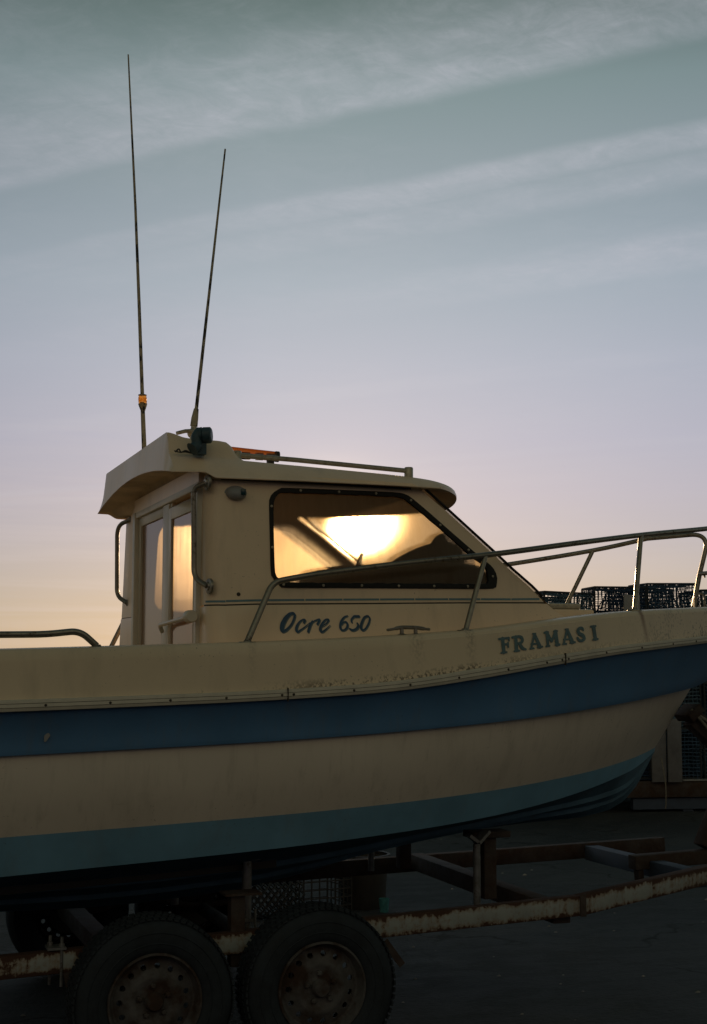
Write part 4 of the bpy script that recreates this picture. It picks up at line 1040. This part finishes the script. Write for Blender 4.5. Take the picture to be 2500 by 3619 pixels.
# ------------------------------------------------------------------ stacked fish traps behind the bow
def net_mesh(seed, w=.62, d=.60, h=.60):
    r = np.random.RandomState(seed); m_ = MB(); n = 13
    def sheet(f, nu, nv):
        wu = r.uniform(-.008, .008, (nu+1, nv+1)); wv = r.uniform(-.008, .008, (nu+1, nv+1)); wn = r.uniform(-.012, .012, (nu+1, nv+1))
        P_ = [[f(i/nu+wu[i, j]*(0 < i < nu), j/nv+wv[i, j]*(0 < j < nv), wn[i, j]) for j in range(nv+1)] for i in range(nu+1)]
        for i in range(nu+1): m_.tube(P_[i], .0060, 3, cap=False)
        for j in range(nv+1): m_.tube([P_[i][j] for i in range(nu+1)], .0060, 3, cap=False)
    sag = lambda u, v, a: a*math.sin(math.pi*np.clip(u, 0, 1))*math.sin(math.pi*np.clip(v, 0, 1))
    sheet(lambda u, v, e: (w*(u-.5), -d/2+e+sag(u, v, .03), h*v), n, n)
    sheet(lambda u, v, e: (w*(u-.5), d/2+e-sag(u, v, .03), h*v), n, n)
    sheet(lambda u, v, e: (-w/2+e+sag(u, v, .02), d*(u-.5), h*v), n, n)
    sheet(lambda u, v, e: (w/2+e-sag(u, v, .02), d*(u-.5), h*v), n, n)
    sheet(lambda u, v, e: (w*(u-.5), d*(v-.5), h-.006+e-sag(u, v, .03)), n, n)
    # funnel of net inside
    sheet(lambda u, v, e: (w*(.5-.36*v)*math.cos(6.283*u), (d*.5-.05)*(1-.6*v)*math.sin(6.283*u), h*(.15+.75*v)+e), 16, 9)
    return m_
def trap_frame(w=.62, d=.60, h=.60):
    m_ = MB(); c = [(sx*w/2, sy*d/2) for sx, sy in ((-1, -1), (1, -1), (1, 1), (-1, 1))]
    for z in (.012, h): m_.tube([(*p, z) for p in c]+[(*c[0], z)], .0125, 6)
    for p in c: m_.tube([(*p, 0), (*p, h)], .0125, 6)
    m_.tube([(-w/2, 0, h*.5), (w/2, 0, h*.5)], .010, 6)
    return m_
bars = [bpy.data.meshes.new('x')]
protos = []
for sd in (1, 2, 3):
    t_ = thing('fish_trap', (0, 0, -50), 'blue net fish trap', 'fish trap', 'blue net fish traps stacked behind the bow')
    build('net', net_mesh(sd), M[('net', 'netfaded', 'netdark')[sd-1]], t_, local=True); build('frame', trap_frame(), M['netframe'], t_, local=True)
    protos.append(t_)
# columns left to right along the stack; a thing's copy keeps the mesh data
cols = [(5.34, 7.98, 2.44), (5.97, 7.85, 2.49), (6.60, 7.72, 2.555), (7.22, 7.60, 2.60), (7.85, 7.50, 2.53), (8.47, 7.40, 2.51)]
rownames = ['bottom', 'second', 'third', 'top']
cn = ['leftmost column', 'second column from left', 'third column from left', 'fourth column from left', 'fifth column from left', 'rightmost column']
first = [True]*3; k = 0
for depth in (0, 1):
    for ci, (x, y, ztp) in enumerate(cols):
        hgt = (ztp-.36-(.0 if not depth else .03))/4
        for lv in range(4):
            if depth and lv == 3 and ci in (2, 4): continue
            p = protos[k % 3]; new = p if first[k % 3] else copy_tree(p); first[k % 3] = False; k += 1
            new.location = (x+rng.uniform(-.015, .015)+.26*depth*.33, y+.66*depth+rng.uniform(-.02, .02), .36+lv*hgt)
            new.rotation_euler = (R(rng.uniform(-1.5, 1.5)), R(rng.uniform(-2.2, 2.2)) if lv == 3 else 0, R(-11.5+rng.uniform(-4, 4))); new.scale = (.97, .97, hgt/.605)
            new['label'] = 'blue net fish trap, %s layer, %s, %s row' % (rownames[lv], cn[ci], 'front' if not depth else 'back')
bpy.data.meshes.remove(bars[0])
# trap platform and loose boards
def yaw_box(mb, x0, x1, z0, z1, off, dep):
    rot = Matrix.Rotation(R(-11.5), 3, 'Z'); base = Vector((7.22, 7.30, 0))
    return mb.obox(base+rot @ Vector(((x0+x1)/2, off+dep/2, (z0+z1)/2)), (x1-x0, dep, z1-z0), rot)
pf = MB(); yaw_box(pf, -2.3, 1.75, .165, .345, -.06, .09); yaw_box(pf, -2.3, 1.75, .165, .345, 1.25, .09)
for x in (-2.2, -1.5, -.7, .1, .9, 1.6): yaw_box(pf, x, x+.1, .18, .34, .04, 1.2)
pfo = rebase(build('trap_platform', pf, M['rust'], None, bevel=.006), (7.22, 7.3, 0)); tag(pfo, 'rusty steel platform carrying the stacked blue fish traps', 'platform')
q = MB(); yaw_box(q, -.02, 1.72, .347, .362, -.075, .12); build('edge_strip', q, M['whiteplastic'], pfo)
q = MB()
for x in (-1.55, .0, 1.55): yaw_box(q, x, x+.12, 0, .163, .0, 1.3)
yaw_box(q, -.6, 1.75, .03, .15, -.02, .08); build('skid', q, M['bluebeam'], pfo)
q = MB(); yaw_box(q, -.22, -.055, .34, 1.05, -.14, .03); yaw_box(q, -.40, -.23, .34, 1.02, -.11, .03)
pl = rebase(build('plank', q, M['board'], None, bevel=.004), (7.1, 7.2, .34)); tag(pl, 'pale weathered boards leaning upright against the lower fish traps', 'plank')
q = MB(); yaw_box(q, -.66, -.47, 1.62, 2.46, -.02, .03)
pl = rebase(build('hanging_board', q, M['whiteplastic'], None, bevel=.004), (7.4, 7.2, 1.7)); tag(pl, 'pale plastic board hanging on the front of the upper fish traps', 'board')
q = MB(); q.tube(catmull([(6.82, 7.10, .62), (6.83, 7.08, .50), (6.85, 7.07, .32), (6.855, 7.08, .14), (6.86, 7.1, .06)], 5), .007, 6)
rp = rebase(build('rope', q, M['rope'], None), (6.86, 7.1, .06)); tag(rp, 'thin pale rope hanging down over the rusty trap platform', 'rope')

# unseen low wall, added to keep the low sun off the yard
q = MB(); q.box((-16, 10.2, 0), (14, 10.45, 1.64)); q.box((-16.05, 10.15, 1.642), (14.05, 10.5, 1.72))
qw = rebase(build('shade_wall', q, material('shade_wall_concrete', (.16, .15, .14), .9, var=.3, vscale=2., bump=.4, bscale=20.), None, bevel=.02), (-1, 10.3, 0))
tag(qw, 'long low grey wall added unseen behind the boat to block the sun', 'wall')

# ------------------------------------------------------------------ things on the ground behind the trailer
def basket(x, y, w, d, h, n):
    m_ = MB(); t = .008
    for z in np.linspace(.01, h-.02, n):
        for a, b in (((-w/2, -d/2), (w/2, -d/2)), ((w/2, -d/2), (w/2, d/2)), ((w/2, d/2), (-w/2, d/2)), ((-w/2, d/2), (-w/2, -d/2))): m_.beam((*a, z), (*b, z), t, t)
    for k in range(n):
        u = -w/2+w*k/(n-1)
        for yy in (-d/2, d/2): m_.beam((u, yy, 0), (u, yy, h), t*.9, t*.9, (1, 0, 0))
        u = -d/2+d*k/(n-1)
        for xx in (-w/2, w/2): m_.beam((xx, u, 0), (xx, u, h), t*.9, t*.9, (1, 0, 0))
    return m_
b = thing('plastic_basket', (1.18, 2.45, 0), 'dark grid-sided plastic basket on the ground beyond the right wheel', 'basket'); b.rotation_euler = (0, 0, R(8))
build('side_grid', basket(0, 0, .36, .36, .36, 7), M['dark'], b, local=True)
q = MB(); q.tube([(-.18, -.18, .36), (.18, -.18, .36), (.18, .18, .36), (-.18, .18, .36), (-.18, -.18, .36)], .014, 6); build('lip', q, M['dark'], b, local=True)
q = MB(); q.lathe([(0, 0), (.15, 0), (.155, .02), (.175, .34), (.19, .345), (.19, .36), (.17, .36)], (0, 0, 0), (0, 0, 1), 24); q.beam((-.19, 0, .2), (-.19, 0, .33), .03, .02, (1, 0, 0))
bn = tag(build('bin', q, M['dark'], None), 'dark round bin standing beside the grid-sided basket', 'bin'); bn.location = (1.56, 2.55, 0)
# roll of plastic mesh
q = MB(); n = 14; L = .62; rr_ = .13
for k in range(n):
    for sgn in (1, -1):
        q.tube([(L*(t-.5), rr_*math.cos(6.283*(k/n+sgn*t*.9)), rr_+rr_*math.sin(6.283*(k/n+sgn*t*.9))) for t in np.linspace(0, 1, 25)], .006, 4, cap=False)
mr = tag(build('mesh_roll', q, M['netframe'], None), 'dark roll of open diamond mesh lying beyond the wheels', 'mesh roll'); mr.location = (.72, 2.35, 0)
q = MB()
for k in range(9):
    r_ = .075+.006*k; q.tube([(r_*math.cos(a), .8*r_*math.sin(a), .008+.004*(k % 3)) for a in np.linspace(0, 6.1, 20)], .006, 6)
rc = tag(build('rope_coil', q, M['tealrope'], None), 'small coil of teal rope lying on the ground behind the trailer rail', 'rope'); rc.location = (1.66, 2.0, 0)
q = MB(); q.lathe([(0, 0), (.028, 0), (.036, .09), (.034, .09), (.027, .006), (0, .006)], (0, 0, 0), (0, 0, 1), 16)
cu = tag(build('cup', q, M['tealrope'], None), 'teal plastic cup left on the ground near the rope coil', 'cup'); cu.location = (1.62, 2.30, 0)
